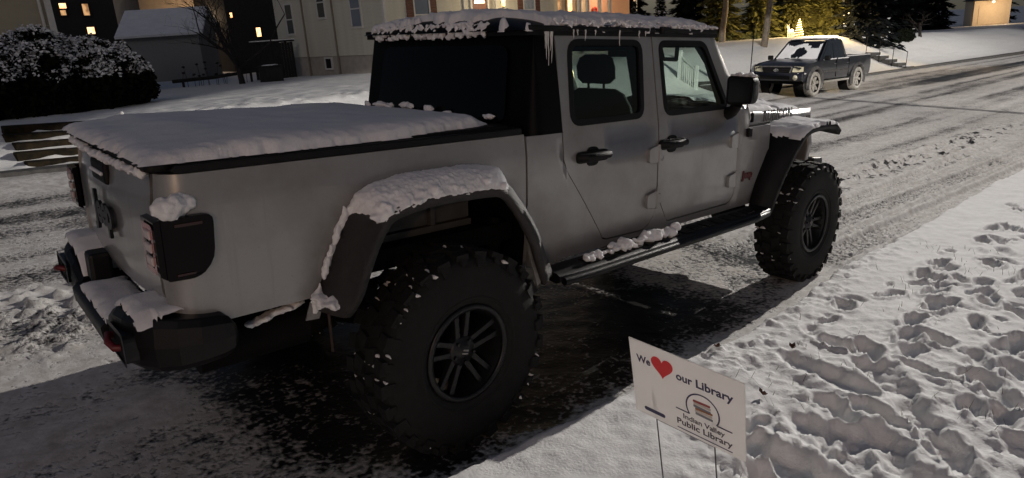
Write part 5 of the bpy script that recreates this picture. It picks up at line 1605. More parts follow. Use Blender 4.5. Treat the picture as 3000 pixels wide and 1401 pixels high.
principled('ac_white', (0.55, 0.53, 0.49), 0.5, var=0.1)
principled('curtain', (0.40, 0.44, 0.50), 0.9, var=0.3, vscale=6)
emission_mat('lit_warm', (1.0, 0.62, 0.30), 2.6, (0.9, 0.40, 0.14), 4.0)
emission_mat('lit_bright', (1.0, 0.78, 0.48), 5.0)
emission_mat('lit_dim', (0.9, 0.5, 0.22), 0.7, (0.35, 0.17, 0.07), 3.0)
emission_mat('lit_cool', (0.75, 0.82, 1.0), 1.6)
principled('pane_dark', (0.02, 0.022, 0.026), 0.12, coat=0.5)
principled('pane_blue', (0.16, 0.19, 0.24), 0.2, coat=0.5)

def clad_wall(parent, name, axis, a0, a1, z0, z1, pitch, mat, at=0.0, t=0.022):
    # backing slab with separate overlapping boards; axis 'x': wall runs along x facing -y; 'y': runs along y facing -x
    w = empty(name); w.parent = parent
    mb = MB()
    if axis == 'x': mb.box((a0, at, z0), (a1, at + 0.15, z1))
    else: mb.box((at, a0, z0), (at + 0.15, a1, z1))
    mb.build('backing', mat, w)
    prof_ = [(0.0, 0.0), (-t, 0.0), (-t * 0.35, pitch + 0.004), (0.0, pitch + 0.004)]
    mb = MB()
    if axis == 'x': mb.loft([[(a, at + q - 0.002, z) for q, z in prof_] for a in (a0, a1)], smooth=False)
    else: mb.loft([[(at + q - 0.002, a, z) for q, z in prof_] for a in (a0, a1)], smooth=False)
    me = mb.mesh('clapboard'); me.materials.append(MATS[mat])
    n = int((z1 - z0) / pitch)
    for i in range(n):
        o = bpy.data.objects.new('clapboard', me); COL.objects.link(o); o.parent = w; o.location = (0, 0, z0 + i * pitch)
    return w
def window(parent, axis, a, z, w, h, at=0.0, pane='pane_dark', frame='trim_white', rail=True, fw=0.07, name='window'):
    # a,z: centre. Faces -y (axis x) or -x (axis y)
    def bx(mb, a0, a1, z0, z1, d0, d1):
        if axis == 'x': mb.box((a0, at + d0, z0), (a1, at + d1, z1))
        else: mb.box((at + d0, a0, z0), (at + d1, a1, z1))
    mb = MB()
    bx(mb, a - w / 2 - fw, a - w / 2, z - h / 2 - fw, z + h / 2 + fw, -0.06, 0.02); bx(mb, a + w / 2, a + w / 2 + fw, z - h / 2 - fw, z + h / 2 + fw, -0.06, 0.02)
    bx(mb, a - w / 2, a + w / 2, z + h / 2, z + h / 2 + fw, -0.058, 0.02); bx(mb, a - w / 2, a + w / 2, z - h / 2 - fw, z - h / 2, -0.07, 0.02)
    if rail: bx(mb, a - w / 2, a + w / 2, z - 0.025, z + 0.025, -0.045, 0.0)
    f = mb.build(name, frame, parent)
    if rail:
        for s in (-1, 1):
            mb = MB(); zc = z + s * h / 4; bx(mb, a - w / 2, a + w / 2, zc - h / 4 + 0.026, zc + h / 4 - 0.026 if s < 0 else zc + h / 4, -0.034, -0.024); mb.build('pane', pane, f)
    else:
        mb = MB(); bx(mb, a - w / 2, a + w / 2, z - h / 2, z + h / 2, -0.034, -0.024); mb.build('pane', pane, f)
    return f

# ---- the cream house
HB = yard_point(14.3, 21.1); H0 = HB.z
house = empty('cream_house', HB, math.radians(6))
tag(house, 'cream clapboard house with brown shutters and lit front door, behind the silver pickup', 'house')
DEP, WID, TOP = 7.8, 11.2, 6.2
mb = MB(); mb.box((0.02, 0.02, -1.2), (WID, DEP, 0.72)); mb.build('foundation', 'foundation', house)
clad_wall(house, 'wall', 'y', 0.0, DEP, 0.72, TOP, 0.145, 'siding_cream', 0.0)
clad_wall(house, 'wall', 'x', 0.0, WID, 0.72, TOP, 0.145, 'siding_cream', 0.0)
mb = MB(); mb.box((WID - 0.15, 0.2, 0.7), (WID, DEP, TOP)); mb.box((0.2, DEP - 0.15, 0.7), (WID - 0.16, DEP, TOP)); mb.build('wall', 'siding_cream', house)
mb = MB(); mb.box((-0.035, -0.035, 0.72), (0.10, 0.0, TOP)); mb.box((-0.035, 0.001, 0.72), (-0.024, 0.10, TOP)); mb.build('corner_board', 'trim_white', house)
mb = MB(); mb.prism([(-0.5, TOP), (DEP + 0.5, TOP), (DEP / 2, TOP + 3.0)], -0.4, WID + 0.4, 'x'); rf = mb.build('roof', 'roof_dark', house)
mb = MB(); mb.add([(-0.45, -0.55, TOP + 0.04), (WID + 0.45, -0.55, TOP + 0.04), (WID + 0.45, DEP / 2, TOP + 3.1), (-0.45, DEP / 2, TOP + 3.1)], [(0, 1, 2, 3)]); mb.build('roof_snow', 'snow', rf)
def hz(zg): return zg - H0
window(house, 'y', 27.7 - 21.1, hz(2.68), 0.50, 1.25)
window(house, 'y', 25.2 - 21.1, hz(3.25), 0.50, 1.25, pane='pane_dark')
window(house, 'y', 22.85 - 21.1, hz(2.85), 0.62, 1.40, pane='pane_blue')
window(house, 'y', 25.2 - 21.1, hz(0.72), 0.42, 0.40, rail=False, at=0.02, name='basement_window')
for yy in (26.6, 24.4):
    mb = MB(); mb.tube([(-0.06, yy - 21.1, -0.2), (-0.06, yy - 21.1, 5.9)], 0.04, 8); mb.build('downpipe', 'pipe_brown', house)
# front: windows with shutters, door, lantern
fx = lambda xg: xg - HB.x
for (xa, pane) in ((16.32, 'pane_blue'), (23.26, 'curtain')):
    f = window(house, 'x', fx(xa), hz(2.45), 0.78, 1.5, pane=pane)
    for s in (-1, 1):
        mb = MB()
        for k in range(16):
            mb.obox((fx(xa) + s * 0.64, -0.04, hz(1.72) + k * 0.095), (0.34, 0.03, 0.085), Matrix.Rotation(0.35, 3, 'X'))
        mb.box((fx(xa) + s * 0.64 - 0.19, -0.05, hz(1.64)), (fx(xa) + s * 0.64 - 0.17, -0.01, hz(3.24))); mb.box((fx(xa) + s * 0.64 + 0.17, -0.05, hz(1.64)), (fx(xa) + s * 0.64 + 0.19, -0.01, hz(3.24)))
        mb.box((fx(xa) + s * 0.64 - 0.17, -0.02, hz(1.64)), (fx(xa) + s * 0.64 + 0.17, -0.012, hz(3.24)))
        mb.build('shutter', 'shutter_brown', house)
mb = MB(); mb.box((fx(19.32), -0.05, hz(0.9)), (fx(20.22), -0.02, hz(3.2))); door = mb.build('front_door', 'door_brown', house)
mb = MB(); mb.prism([(fx(19.77) + 0.33 * math.cos(a), hz(2.82) + 0.24 * math.sin(a)) for a in np.linspace(0, math.pi, 12)], -0.062, -0.052, 'y'); mb.build('fanlight', 'lit_bright', door)
for xa in (19.22, 20.32, 18.8, 20.85):
    mb = MB(); mb.box((fx(xa) - 0.06, -0.09, hz(0.9)), (fx(xa) + 0.06, -0.024, hz(3.4))); mb.build('door_casing', 'trim_white', house)
ln = empty('porch_lantern', (HB.x + fx(20.56), HB.y - 0.16, H0 + hz(2.78))); tag(ln, 'black wall lantern glowing beside the brown front door', 'lantern')
mb = MB(); mb.lathe([(0.0, 0.26), (0.03, 0.22), (0.10, 0.16), (0.11, 0.14)], 8, 'z'); mb.lathe([(0.07, -0.16), (0.05, -0.2), (0.0, -0.22)], 8, 'z'); mb.box((-0.02, 0.06, 0.0), (0.02, 0.15, 0.06)); mb.build('lantern_frame', 'black_plastic', ln)
mb = MB(); mb.lathe([(0.095, 0.14), (0.075, -0.16)], 8, 'z'); mb.build('lantern_glass', 'lit_warm', ln)
def point(name, loc, energy, color, size=0.12):
    d = bpy.data.lights.new(name, 'POINT'); d.energy = energy; d.color = color; d.shadow_soft_size = size
    o = bpy.data.objects.new(name, d); COL.objects.link(o); o.location = loc
    return o
point('lantern_light', (HB.x + fx(20.56), HB.y - 0.75, H0 + hz(2.9)), 90, (1.0, 0.80, 0.50), 0.2)
ac = empty('heat_pump', (HB.x - 0.45, HB.y + 6.7, float(H0) - 0.05)); tag(ac, 'white heat pump unit against the cream house side wall', 'heat pump')
mb = MB(); mb.box((-0.17, -0.45, 0.12), (0.17, 0.45, 0.78)); mb.build('casing', 'ac_white', ac, bevel=0.02)
mb = MB(); mb.lathe([(0.0, -0.015), (0.06, -0.02), (0.25, -0.01), (0.27, 0.0)], 24, 'x', (-0.172, -0.12, 0.46)); mb.build('fan_grille', 'black_plastic', ac)
mb = MB(); mb.box((-0.15, -0.40, -0.3), (0.15, -0.32, 0.12)); mb.box((-0.15, 0.32, -0.3), (0.15, 0.40, 0.12)); mb.build('foot', 'frame_black', ac)
mb = MB(); mb.blob((0, 0, 0.79), (0.18, 0.46, 0.03), 3, 12, 5, 0.1); mb.build('snow_cap', 'snow', ac)

# ---- porch house further along: lit bays, posts, pink-lit recess
PB = yard_point(25.2, 21.4); P0 = PB.z
porch = empty('porch_house', PB)
tag(porch, 'house with a warmly lit porch, posts and glowing windows beyond the cab roof', 'house')
principled('porch_wall', (0.50, 0.40, 0.32), 0.8, var=0.15, vscale=3)
principled('pink_lit_wall', (0.60, 0.36, 0.28), 0.8, var=0.1)  # pink light of the porch put into the wall colour
mb = MB(); mb.box((0.0, 1.6, -1.5), (7.0, 7.0, 5.5)); mb.build('wall', 'porch_wall', porch)
mb = MB(); mb.box((-0.1, -0.3, -1.5), (5.5, 1.6, 0.25)); mb.build('porch_floor', 'foundation', porch)
mb = MB(); mb.prism([(-0.6, 3.35), (7.3, 3.35), (7.3, 3.55), (-0.6, 3.6)], -0.5, 1.9, 'y'); mb.build('porch_roof', 'roof_dark', porch)
mb = MB(); mb.prism([(1.0, 5.5), (7.5, 5.5), (4.2, 8.0)], -0.2, 7.2, 'x'); mb.build('roof', 'roof_dark', porch)
for xa in (0.75, 1.35, 2.3, 3.1, 5.3):
    mb = MB(); mb.box((xa - 0.07, -0.2, 0.25), (xa + 0.07, -0.06, 3.34)); mb.build('porch_post', 'trim_white', porch)
for xa, m_ in ((0.35, 'lit_bright'), (1.05, 'lit_dim'), (1.9, 'lit_warm'), (2.7, 'lit_dim')):
    window(porch, 'x', xa, 2.1, 0.34, 1.7, at=1.6, pane=m_, rail=False)
mb = MB(); mb.box((4.3, 1.45, 0.25), (5.1, 1.58, 2.6)); mb.build('door', 'pink_lit_wall', porch)
mb = MB(); mb.box((3.3, 1.50, 0.25), (6.9, 1.585, 3.3)); mb.build('recess_wall', 'pink_lit_wall', porch)
wr = empty('door_wreath', (PB.x + 3.75, PB.y + 1.40, P0 + 2.05)); tag(wr, 'red bow ornament on the lit porch wall', 'ornament')
principled('bow_red', (0.55, 0.03, 0.03), 0.5); principled('wreath_green', (0.03, 0.06, 0.02), 0.8)
mb = MB(); mb.tube([(0.16 * math.cos(a), 0, 0.16 * math.sin(a)) for a in np.linspace(0, 2 * math.pi, 20)], 0.05, 7); mb.build('ring', 'bow_red', wr)
mb = MB(); mb.blob((0.0, -0.05, -0.12), (0.10, 0.04, 0.07), 3, 8, 5, 0.3); mb.build('bow', 'bow_red', wr)
pl = empty('porch_lamp', (PB.x + 3.75, PB.y + 0.6, P0 + 3.0)); tag(pl, 'bright ceiling lamp hanging in the lit porch', 'lamp')
mb = MB(); mb.blob((0, 0, -0.1), (0.13, 0.13, 0.12), 2, 12, 8, 0.02); mb.build('globe', 'lit_bright', pl)
mb = MB(); mb.tube([(0, 0, 0), (0, 0, 0.34)], 0.02, 6); mb.build('stem', 'black_plastic', pl)
point('porch_light', (PB.x + 3.75, PB.y + 0.45, P0 + 2.6), 70, (1.0, 0.66, 0.36), 0.2)
conifer('porch_conifer', yard_point(28.6, 19.9), 2.35, 0.42, 51, 'little snow-capped conifer on the left, by the lit porch', 'porch conifers', n=1500, size=0.07, snow=0.35)
conifer('porch_conifer', yard_point(29.6, 19.0), 3.1, 0.65, 52, 'snow-clotted small conifer just right of the lit porch', 'porch conifers', n=2200, size=0.08, snow=0.5)

# ---- beige building, far left, with white downspout
bb = empty('beige_building', W((0, 0, 0)) + Vector((3.72, 24.0, 0.3)))
tag(bb, 'beige building end wall with a white downspout, above the hedge at far left', 'building')
mb = MB(); mb.box((-9, 0.0, -0.6), (0.0, 6, 6)); mb.build('wall', 'beige_wall', bb)
mb = MB(); mb.box((-0.16, -0.10, -0.5), (0.02, -0.001, 6)); mb.build('corner_board', 'trim_white', bb)
mb = MB(); mb.tube([(-0.30, -0.06, -0.5), (-0.30, -0.06, 6)], 0.045, 8); mb.build('downspout', 'trim_white', bb)
mb = MB(); mb.prism([(-0.4, 6), (6.4, 6), (3, 8)], -9.3, 0.4, 'x'); mb.build('roof', 'roof_dark', bb)

# ---- dark houses at the back with lit windows
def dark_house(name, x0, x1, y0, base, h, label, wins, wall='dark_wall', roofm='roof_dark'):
    r = empty(name, (x0, y0, base)); tag(r, label, 'house', 'dark houses in the back row')
    mb = MB(); mb.box((0, 0, -1), (x1 - x0, 7, h)); mb.build('wall', wall, r)
    mb = MB(); mb.prism([(-0.4, h), (7.4, h), (3.5, h + 2.4)], -0.4, x1 - x0 + 0.4, 'x'); mb.build('roof', roofm, r)
    for (xa, za, w_, h_, m_) in wins:
        window(r, 'x', xa - x0, za - base, w_, h_, pane=m_, frame='dark_wall', fw=0.06, rail=False)
    return r
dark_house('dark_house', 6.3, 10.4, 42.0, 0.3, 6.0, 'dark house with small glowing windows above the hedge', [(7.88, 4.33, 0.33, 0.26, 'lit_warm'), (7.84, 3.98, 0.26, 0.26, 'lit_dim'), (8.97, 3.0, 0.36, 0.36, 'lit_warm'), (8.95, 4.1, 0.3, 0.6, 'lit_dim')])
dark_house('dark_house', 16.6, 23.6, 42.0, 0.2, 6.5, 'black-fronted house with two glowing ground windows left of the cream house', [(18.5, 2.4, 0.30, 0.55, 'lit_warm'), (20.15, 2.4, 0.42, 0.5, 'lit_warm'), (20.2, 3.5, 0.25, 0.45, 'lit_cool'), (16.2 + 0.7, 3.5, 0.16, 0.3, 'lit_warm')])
dark_house('warm_lit_house', 13.2, 19.6, 47.0, 0.2, 5.5, 'house with a warmly lit wall behind the bare tree', [(15.95, 2.4, 0.7, 1.1, 'pane_dark')], wall='warm_lit_wall')
point('warm_house_light', (16.4, 44.8, 3.4), 130, (1.0, 0.72, 0.45), 0.15)
sh_ = empty('white_shed', (9.2, 37.2, 0.4), math.radians(-32)); tag(sh_, 'whitish shed with a snow-covered roof behind the hedge', 'shed')
mb = MB(); mb.box((0, 0, -0.8), (3.6, 4.5, 2.2)); mb.build('wall', 'grey_white_wall', sh_)
mb = MB(); mb.prism([(0, 2.2), (4.5, 2.2), (2.25, 3.35)], 0.0, 3.6, 'x'); mb.build('gable', 'grey_white_wall', sh_)
mb = MB(); mb.add([(-0.3, -0.35, 2.1), (3.9, -0.35, 2.1), (3.9, 2.25, 3.45), (-0.3, 2.25, 3.45), (3.9, 4.85, 2.1), (-0.3, 4.85, 2.1)], [(0, 1, 2, 3), (3, 2, 4, 5)])
o = mb.build('snowy_roof', 'snow', sh_); so = o.modifiers.new('thick', 'SOLIDIFY'); so.thickness = 0.12

# ---- fence, bin, rails, dead stalks
principled('fence_dark', (0.020, 0.018, 0.017), 0.9, var=0.4)
fn = empty('dark_fence', (11.4, 27.0, 0.3)); tag(fn, 'dark board fence left of the cream house', 'fence')
for i in range(14):
    mb = MB(); mb.box((i * 0.135, 0, -0.3), (i * 0.135 + 0.12, 0.025, 1.42 + 0.015 * (i % 3))); mb.build('board', 'fence_dark', fn)
mb = MB(); mb.box((-0.05, -0.05, 1.45), (1.95, 0.08, 1.52)); mb.build('top_rail', 'fence_dark', fn)
mb = MB(); mb.box((-0.06, -0.06, 1.52), (1.96, 0.09, 1.56)); mb.build('snow_cap', 'snow', fn)
bn = empty('storage_box', yard_point(10.6, 23.9)); tag(bn, 'dark low storage box standing in front of the board fence', 'box')
mb = MB(); mb.box((-0.36, -0.3, -0.2), (0.36, 0.3, 0.58)); mb.build('body', 'fence_dark', bn, bevel=0.02)
mb = MB(); mb.box((-0.38, -0.32, 0.58), (0.38, 0.32, 0.63)); mb.build('lid', 'fence_dark', bn); mb = MB(); mb.blob((0, 0, 0.635), (0.36, 0.3, 0.03), 2, 12, 5, 0.1); mb.build('snow_cap', 'snow', bn)
rl = empty('log_rail', yard_point(9.0, 26.6)); tag(rl, 'low dark log rail lying across the far garden bed', 'rail')
mb = MB(); mb.tube([(-1.2, 0.2, 0.28), (0.4, 0.1, 0.3), (2.3, -0.1, 0.42)], [0.07, 0.075, 0.06], 8); mb.build('log', 'bark', rl)
mb = MB(); mb.tube([(-0.8, 0.2, -0.2), (-0.8, 0.2, 0.28)], 0.05, 6); mb.build('prop', 'bark', rl)
mb = MB(); mb.tube([(1.9, -0.1, -0.2), (1.9, -0.1, 0.36)], 0.05, 6); mb.build('prop', 'bark', rl)
rr = random.Random(17)
for k in range(15):
    x = 8.2 + rr.random() * 2.4; y = 25.6 + rr.random() * 2.2
    hgt = rr.uniform(0.35, 0.95)
    s = empty('dead_stalk', yard_point(x, y)); tag(s, 'dark dead flower stalk with a drooping head in the far garden bed', 'plant', 'dead flower stalks')
    mb = MB(); dx = rr.uniform(-0.12, 0.12); mb.tube([(0, 0, -0.05), (dx * 0.4, 0, hgt * 0.6), (dx, 0, hgt)], [0.012, 0.009, 0.006], 5); mb.build('stem', 'bark', s)
    mb = MB(); mb.blob((dx, 0, hgt), (0.07, 0.07, 0.045), k, 7, 5, 0.3); mb.build('flower_head', 'bark', s)

# ---- bare trees
branch_tree('bare_tree', yard_point(9.6, 24.4), 6.2, 0.13, 23, 'dark spreading bare tree in the far yard left of the cream house', 'bare trees', spread=0.75, levels=6, lean=(-0.05, 0.0), first=0.8, nsplit=(2, 3), tf=0.17, limbs=5)
branch_tree('bare_tree', yard_point(33.7, 17.9), 8.5, 0.19, 31, 'bare street-side tree with a thick brown trunk just above the cab roof', 'bare trees', mat='bark_pale', levels=5, first=0.85, up=0.4)
branch_tree('bare_tree', yard_point(29.6, 13.3), 8.0, 0.165, 37, 'bare tree with a pale straight trunk behind the dark parked pickup', 'bare trees', mat='bark_pale', levels=5, first=0.85, up=0.35)
branch_tree('bare_shrub', yard_point(49.5, 13.0), 2.6, 0.11, 43, 'low twisted bare shrub tree on the slope right of the dark spruce', 'bare trees', levels=4, first=0.2, spread=1.0)

# ---- conifers on the right
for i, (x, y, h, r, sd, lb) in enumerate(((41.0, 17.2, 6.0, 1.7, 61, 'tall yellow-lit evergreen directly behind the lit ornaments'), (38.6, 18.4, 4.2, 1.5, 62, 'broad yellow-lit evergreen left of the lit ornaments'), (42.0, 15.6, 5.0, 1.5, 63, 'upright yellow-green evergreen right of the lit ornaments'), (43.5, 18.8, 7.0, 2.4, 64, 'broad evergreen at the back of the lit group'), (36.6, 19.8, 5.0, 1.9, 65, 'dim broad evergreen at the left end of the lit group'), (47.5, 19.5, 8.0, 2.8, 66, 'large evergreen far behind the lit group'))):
    conifer('lit_evergreen', yard_point(x, y), h, r * 1.15, sd, lb, 'evergreens round the lit ornaments', leaf='yellow_lit_leaf', n=7000, size=0.13, skirt=0.0)
conifer('dark_spruce', yard_point(40.2, 12.9), 6.5, 2.1, 71, 'big dark spruce filling the view right of the lit ornaments', 'dark spruces', n=12000, size=0.12, snow=0.05, skirt=0.0)
conifer('dark_spruce', yard_point(46.0, 15.6), 8.5, 2.0, 72, 'dark spruce half hidden behind the big one', 'dark spruces', n=7000, size=0.13, snow=0.04)
conifer('dark_spruce', yard_point(56.0, 17.0), 7.5, 1.9, 73, 'far dark spruce left of the pale garage', 'dark spruces', n=5000, size=0.15, snow=0.05)
conifer('dark_spruce', yard_point(76.0, 11.3), 5.5, 1.7, 74, 'dark evergreen cut off by the right edge', 'dark spruces', n=7000, size=0.16)
conifer('dark_spruce', yard_point(19.0, 36.0), 9.5, 2.6, 78, 'tall black evergreen added between the back houses, left of the cream house', 'dark spruces', n=8000, size=0.18)  # added to block light from reaching the shed
conifer('dark_spruce', yard_point(37.5, 22.5), 7.0, 2.0, 75, 'shadowy evergreen behind the brown tree trunk', 'dark spruces', n=5000, size=0.15)
conifer('dark_spruce', yard_point(34.0, 24.5), 7.0, 1.9, 76, 'shadowy evergreen next to the lit porch', 'dark spruces', n=5000, size=0.15)
for (x, y, h, r, sd, lb) in ((67.8, 20.5, 8.0, 2.2, 81, 'distant spruce above the twisted shrub tree'), (81.6, 22.0, 9.0, 2.4, 82, 'distant spruce just left of the pale garage'), (101.5, 29.7, 11.0, 3.0, 83, 'furthest spruce, over the pale garage roof'), (80.4, 27.7, 9.0, 2.6, 84, 'distant spruce behind the dark row'), (112.0, 24.0, 10.0, 3.0, 85, 'furthest spruce at the upper right corner')):
    conifer('dark_spruce', yard_point(x, y), h, r, sd, lb, 'dark spruces', n=3000, size=0.25)
for (x, y, s_) in ((45.5, 12.6, 1.0), (48.0, 13.4, 0.8), (43.8, 12.5, 0.7)):
    bush = empty('low_bush', yard_point(x, y)); tag(bush, {1.0: 'low dark bush at the foot of the dark spruce, the largest', 0.8: 'low dark bush beside the twisted shrub tree', 0.7: 'smallest low dark bush close under the dark spruce'}[s_], 'bush', 'low bushes')
    rng = np.random.default_rng(int(x * 10)); n = 1500
    d = rand_dirs(n, rng); C_ = d * np.array([0.65, 0.5, 0.28]) * s_ * rng.uniform(0.4, 1.15, n)[:, None] + np.array([0, 0, 0.2 * s_]); a, b = leaf_axes(n, rng, 0.08)
    quads_object('foliage', C_, a, b, 'hedge_leaf', bush)

# ---- Christmas lights: a small lit tree and a lit deer
emission_mat('bulb_white', (1.0, 0.80, 0.52), 5.0)
emission_mat('bulb_pink', (1.0, 0.45, 0.35), 4.0)
emission_mat('deer_glow', (1.0, 0.74, 0.40), 1.6)
xt = empty('lit_christmas_tree', yard_point(37.8, 15.55)); tag(xt, 'small tree strung with bright white and pink lights', 'lights')
mb = MB(); mb.tube([(0, 0, -0.1), (0, 0, 0.95)], [0.02, 0.01], 6); mb.build('pole', 'bark', xt)
rr = random.Random(9); mw = MB(); mp = MB()
for k in range(130):
    t = k / 130; a = t * 6.28 * 7; r = 0.26 * (1 - t) + 0.015
    (mw if rr.random() < 0.7 else mp).blob((r * math.cos(a), r * math.sin(a), 0.05 + 0.92 * t), 0.020, k, 5, 4, 0.0)
o = mw.build('light_string', 'bulb_white', xt); o['kind'] = 'stuff'; o = mp.build('light_string', 'bulb_pink', xt); o['kind'] = 'stuff'
rngx = np.random.default_rng(3); tq = rngx.random(900); ang = rngx.uniform(0, 6.28, 900); r_ = 0.25 * (1 - tq)
C_ = np.stack([r_ * np.cos(ang), r_ * np.sin(ang), 0.05 + 0.9 * tq], 1); a, b = leaf_axes(900, rngx, 0.035); quads_object('crown', C_, a, b, 'yellow_lit_leaf', xt)
dr = empty('lit_deer', yard_point(37.2, 15.75)); tag(dr, 'glowing wire deer standing left of the small lit tree', 'lights')
mb = MB()
mb.tube([(0.22, 0, 0.36), (0.0, 0, 0.35), (-0.22, 0, 0.37)], [0.075, 0.085, 0.075], 8); mb.tube([(-0.2, 0, 0.40), (-0.3, 0, 0.56), (-0.40, 0, 0.57)], [0.05, 0.04, 0.025], 7); mb.tube([(-0.3, 0.02, 0.58), (-0.27, 0.08, 0.72)], 0.01, 5); mb.tube([(-0.3, -0.02, 0.58), (-0.27, -0.08, 0.72)], 0.01, 5)
for sx in (-0.18, 0.2):
    for sy in (-0.05, 0.05):
        mb.tube([(sx, sy, 0.34), (sx + 0.02, sy, 0.15), (sx, sy, -0.05)], [0.03, 0.018, 0.015], 6)
mb.build('body', 'deer_glow', dr)
point('ornament_light', W((37.6, 14.7, float(zfar(37.6, 14.7)) + 0.8)), 1300, (1.0, 0.70, 0.30), 0.25)

# ---- white stair railing across the street (seen through the cab windows), stone steps beyond the dark pickup
principled('rail_white', (0.70, 0.70, 0.68), 0.5, var=0.08)
rg = empty('stair_railing', mat4=G4 @ Matrix.Translation((19.1, 10.15, 0.50)))
tag(rg, 'white balustered stair railing across the street, seen through the cab windows', 'railing')
mb = MB(); mb.box((0.10, 0.66, 0.0), (0.21, 0.77, 1.18)); mb.prism([(0.09, 1.18), (0.22, 1.18), (0.155, 1.27)], 0.65, 0.78, 'y'); mb.build('newel_post', 'rail_white', rg)
mb = MB(); mb.box((-0.04, -0.10, -0.5), (0.06, 0.0, 0.78)); mb.build('newel_post', 'rail_white', rg)
mb = MB(); mb.loft([[(0.115, 0.66, 1.02), (0.195, 0.66, 1.02), (0.195, 0.66, 1.08), (0.115, 0.66, 1.08)], [(-0.03, 0.0, 0.62), (0.05, 0.0, 0.62), (0.05, 0.0, 0.68), (-0.03, 0.0, 0.68)]], smooth=False); mb.build('top_rail', 'rail_white', rg)
mb = MB(); mb.loft([[(0.125, 0.66, 0.22), (0.185, 0.66, 0.22), (0.185, 0.66, 0.27), (0.125, 0.66, 0.27)], [(-0.02, 0.0, -0.16), (0.04, 0.0, -0.16), (0.04, 0.0, -0.11), (-0.02, 0.0, -0.11)]], smooth=False); mb.build('bottom_rail', 'rail_white', rg)
for k in range(6):
    t = (k + 0.7) / 6.6; mb = MB(); x = 0.155 - 0.145 * t; y = 0.66 - 0.66 * t
    mb.box((x - 0.018, y - 0.018, 0.25 - 0.38 * t), (x + 0.018, y + 0.018, 1.04 - 0.40 * t)); mb.build('baluster', 'rail_white', rg)
principled('stone_dark', (0.06, 0.055, 0.05), 0.85, var=0.5, vscale=8)
ss1 = empty('stone_steps', mat4=G4 @ Matrix.Translation((19.4, 9.2, float(zroad(19.4)) + 0.1))); tag(ss1, 'short flight of stone steps beside the white railing', 'steps')
for i in range(4):
    mb = MB(); mb.box((0.1, i * 0.38, i * 0.11 - 0.2), (1.3, i * 0.38 + 0.36, i * 0.11 + 0.05)); mb.build('step', 'stone_dark', ss1, bevel=0.02)
ss2 = empty('stone_steps', mat4=G4 @ Matrix.Translation((37.0, 9.3, float(zroad(37)) + 0.12))); tag(ss2, 'dark stone steps up the snowy bank beyond the dark pickup', 'steps')
for i in range(5):
    mb = MB(); mb.box((-0.55, i * 0.42, i * 0.17 - 0.3), (0.55, i * 0.42 + 0.36, i * 0.17 + 0.05)); mb.build('step', 'stone_dark', ss2, bevel=0.02)
    mb = MB(); mb.blob((0, i * 0.42 + 0.2, i * 0.17 + 0.05), (0.5, 0.14, 0.04), i, 10, 5, 0.15); mb.build('snow_cap', 'snow', ss2)
ir = empty('iron_handrail', mat4=G4 @ Matrix.Translation((36.3, 9.3, float(zroad(37)) + 0.12))); tag(ir, 'thin dark iron handrail beside the stone steps beyond the dark pickup', 'railing')
mb = MB(); mb.tube([(0, 0.0, 0.75), (0, 2.1, 1.6)], 0.02, 6); mb.build('rail', 'frame_black', ir)
for i in range(4):
    mb = MB(); y = i * 0.65; mb.tube([(0, y, -0.3 + 0.4 * y), (0, y, 0.77 + 0.404 * y)], 0.014, 6); mb.build('baluster', 'frame_black', ir)

# ---- far garage lit pale
fg = empty('far_garage', (95.6, 20.3, -1.7), math.radians(-62)); tag(fg, 'far pale lit garage front at the upper right', 'garage')
principled('pale_wall', (0.75, 0.60, 0.42), 0.8, var=0.1)
mb = MB(); mb.box((-1.8, 0, -1), (1.8, 4, 2.6)); mb.build('wall', 'pale_wall', fg)
mb = MB(); mb.prism([(-2.1, 2.6), (2.1, 2.6), (0, 3.7)], -0.3, 4.3, 'y'); mb.build('roof', 'roof_dark', fg)
mb = MB(); mb.box((-1.3, -0.06, 0), (1.3, -0.001, 2.1)); mb.build('garage_door', 'pale_wall', fg)
gl_ = empty('garage_lamp', (94.2, 19.9, 0.75)); tag(gl_, 'tiny warm lamp on the far garage front', 'lamp')
mb = MB(); mb.blob((0, 0, 0), 0.12, 1, 8, 6, 0.0); mb.build('globe', 'lit_bright', gl_)
point('garage_light', (93.2, 19.2, 0.5), 260, (1.0, 0.72, 0.42), 0.3)

# ================================================================== the dark parked pickup across the street
principled('navy_paint', (0.010, 0.011, 0.018), 0.35, coat=0.5, color2=(0.024, 0.024, 0.028), vscale=3, detail=8)
principled('navy_dirty', (0.05, 0.048, 0.048), 0.6, color2=(0.12, 0.115, 0.11), vscale=9, detail=8)
principled('rim_snowy', (0.45, 0.42, 0.37), 0.6, var=0.45, vscale=18)
principled('glass_dark', (0.012, 0.013, 0.016), 0.1, coat=0.6)
principled('headlamp', (0.62, 0.58, 0.42), 0.2, coat=0.6, var=0.2, vscale=10)
TM = G4 @ Matrix.Translation((22.6, 7.78, float(zroad(22.6)) + 0.02)) @ Matrix.Rotation(-0.03, 4, 'Y') @ Matrix.Rotation(math.pi - 0.02, 4, 'Z')
tac = empty('pickup_truck', mat4=TM)
tag(tac, 'dark navy four-door pickup with round wheel arches and snowy windshield, parked across the street', 'pickup truck')
WBX = 1.60; AR = 0.47
def tz_b(x):
    z = 0.50
    for xa in (WBX, -WBX):
        if abs(x - xa) < AR: z = max(z, 0.40 + math.sqrt(max(0, AR * AR - (x - xa) ** 2)))
    return z
def tz_t(x):
    return float(np.interp(x, [-2.62, -0.86, -0.84, 1.10, 1.3, 2.0, 2.36], [1.17, 1.17, 1.12, 1.12, 1.12, 1.06, 0.98]))
def t_prof(z):
    return float(np.interp(z, [0.45, 0.6, 0.75, 0.95, 1.0, 1.2], [0.05, 0.012, 0.0, 0.0, 0.012, 0.05]))
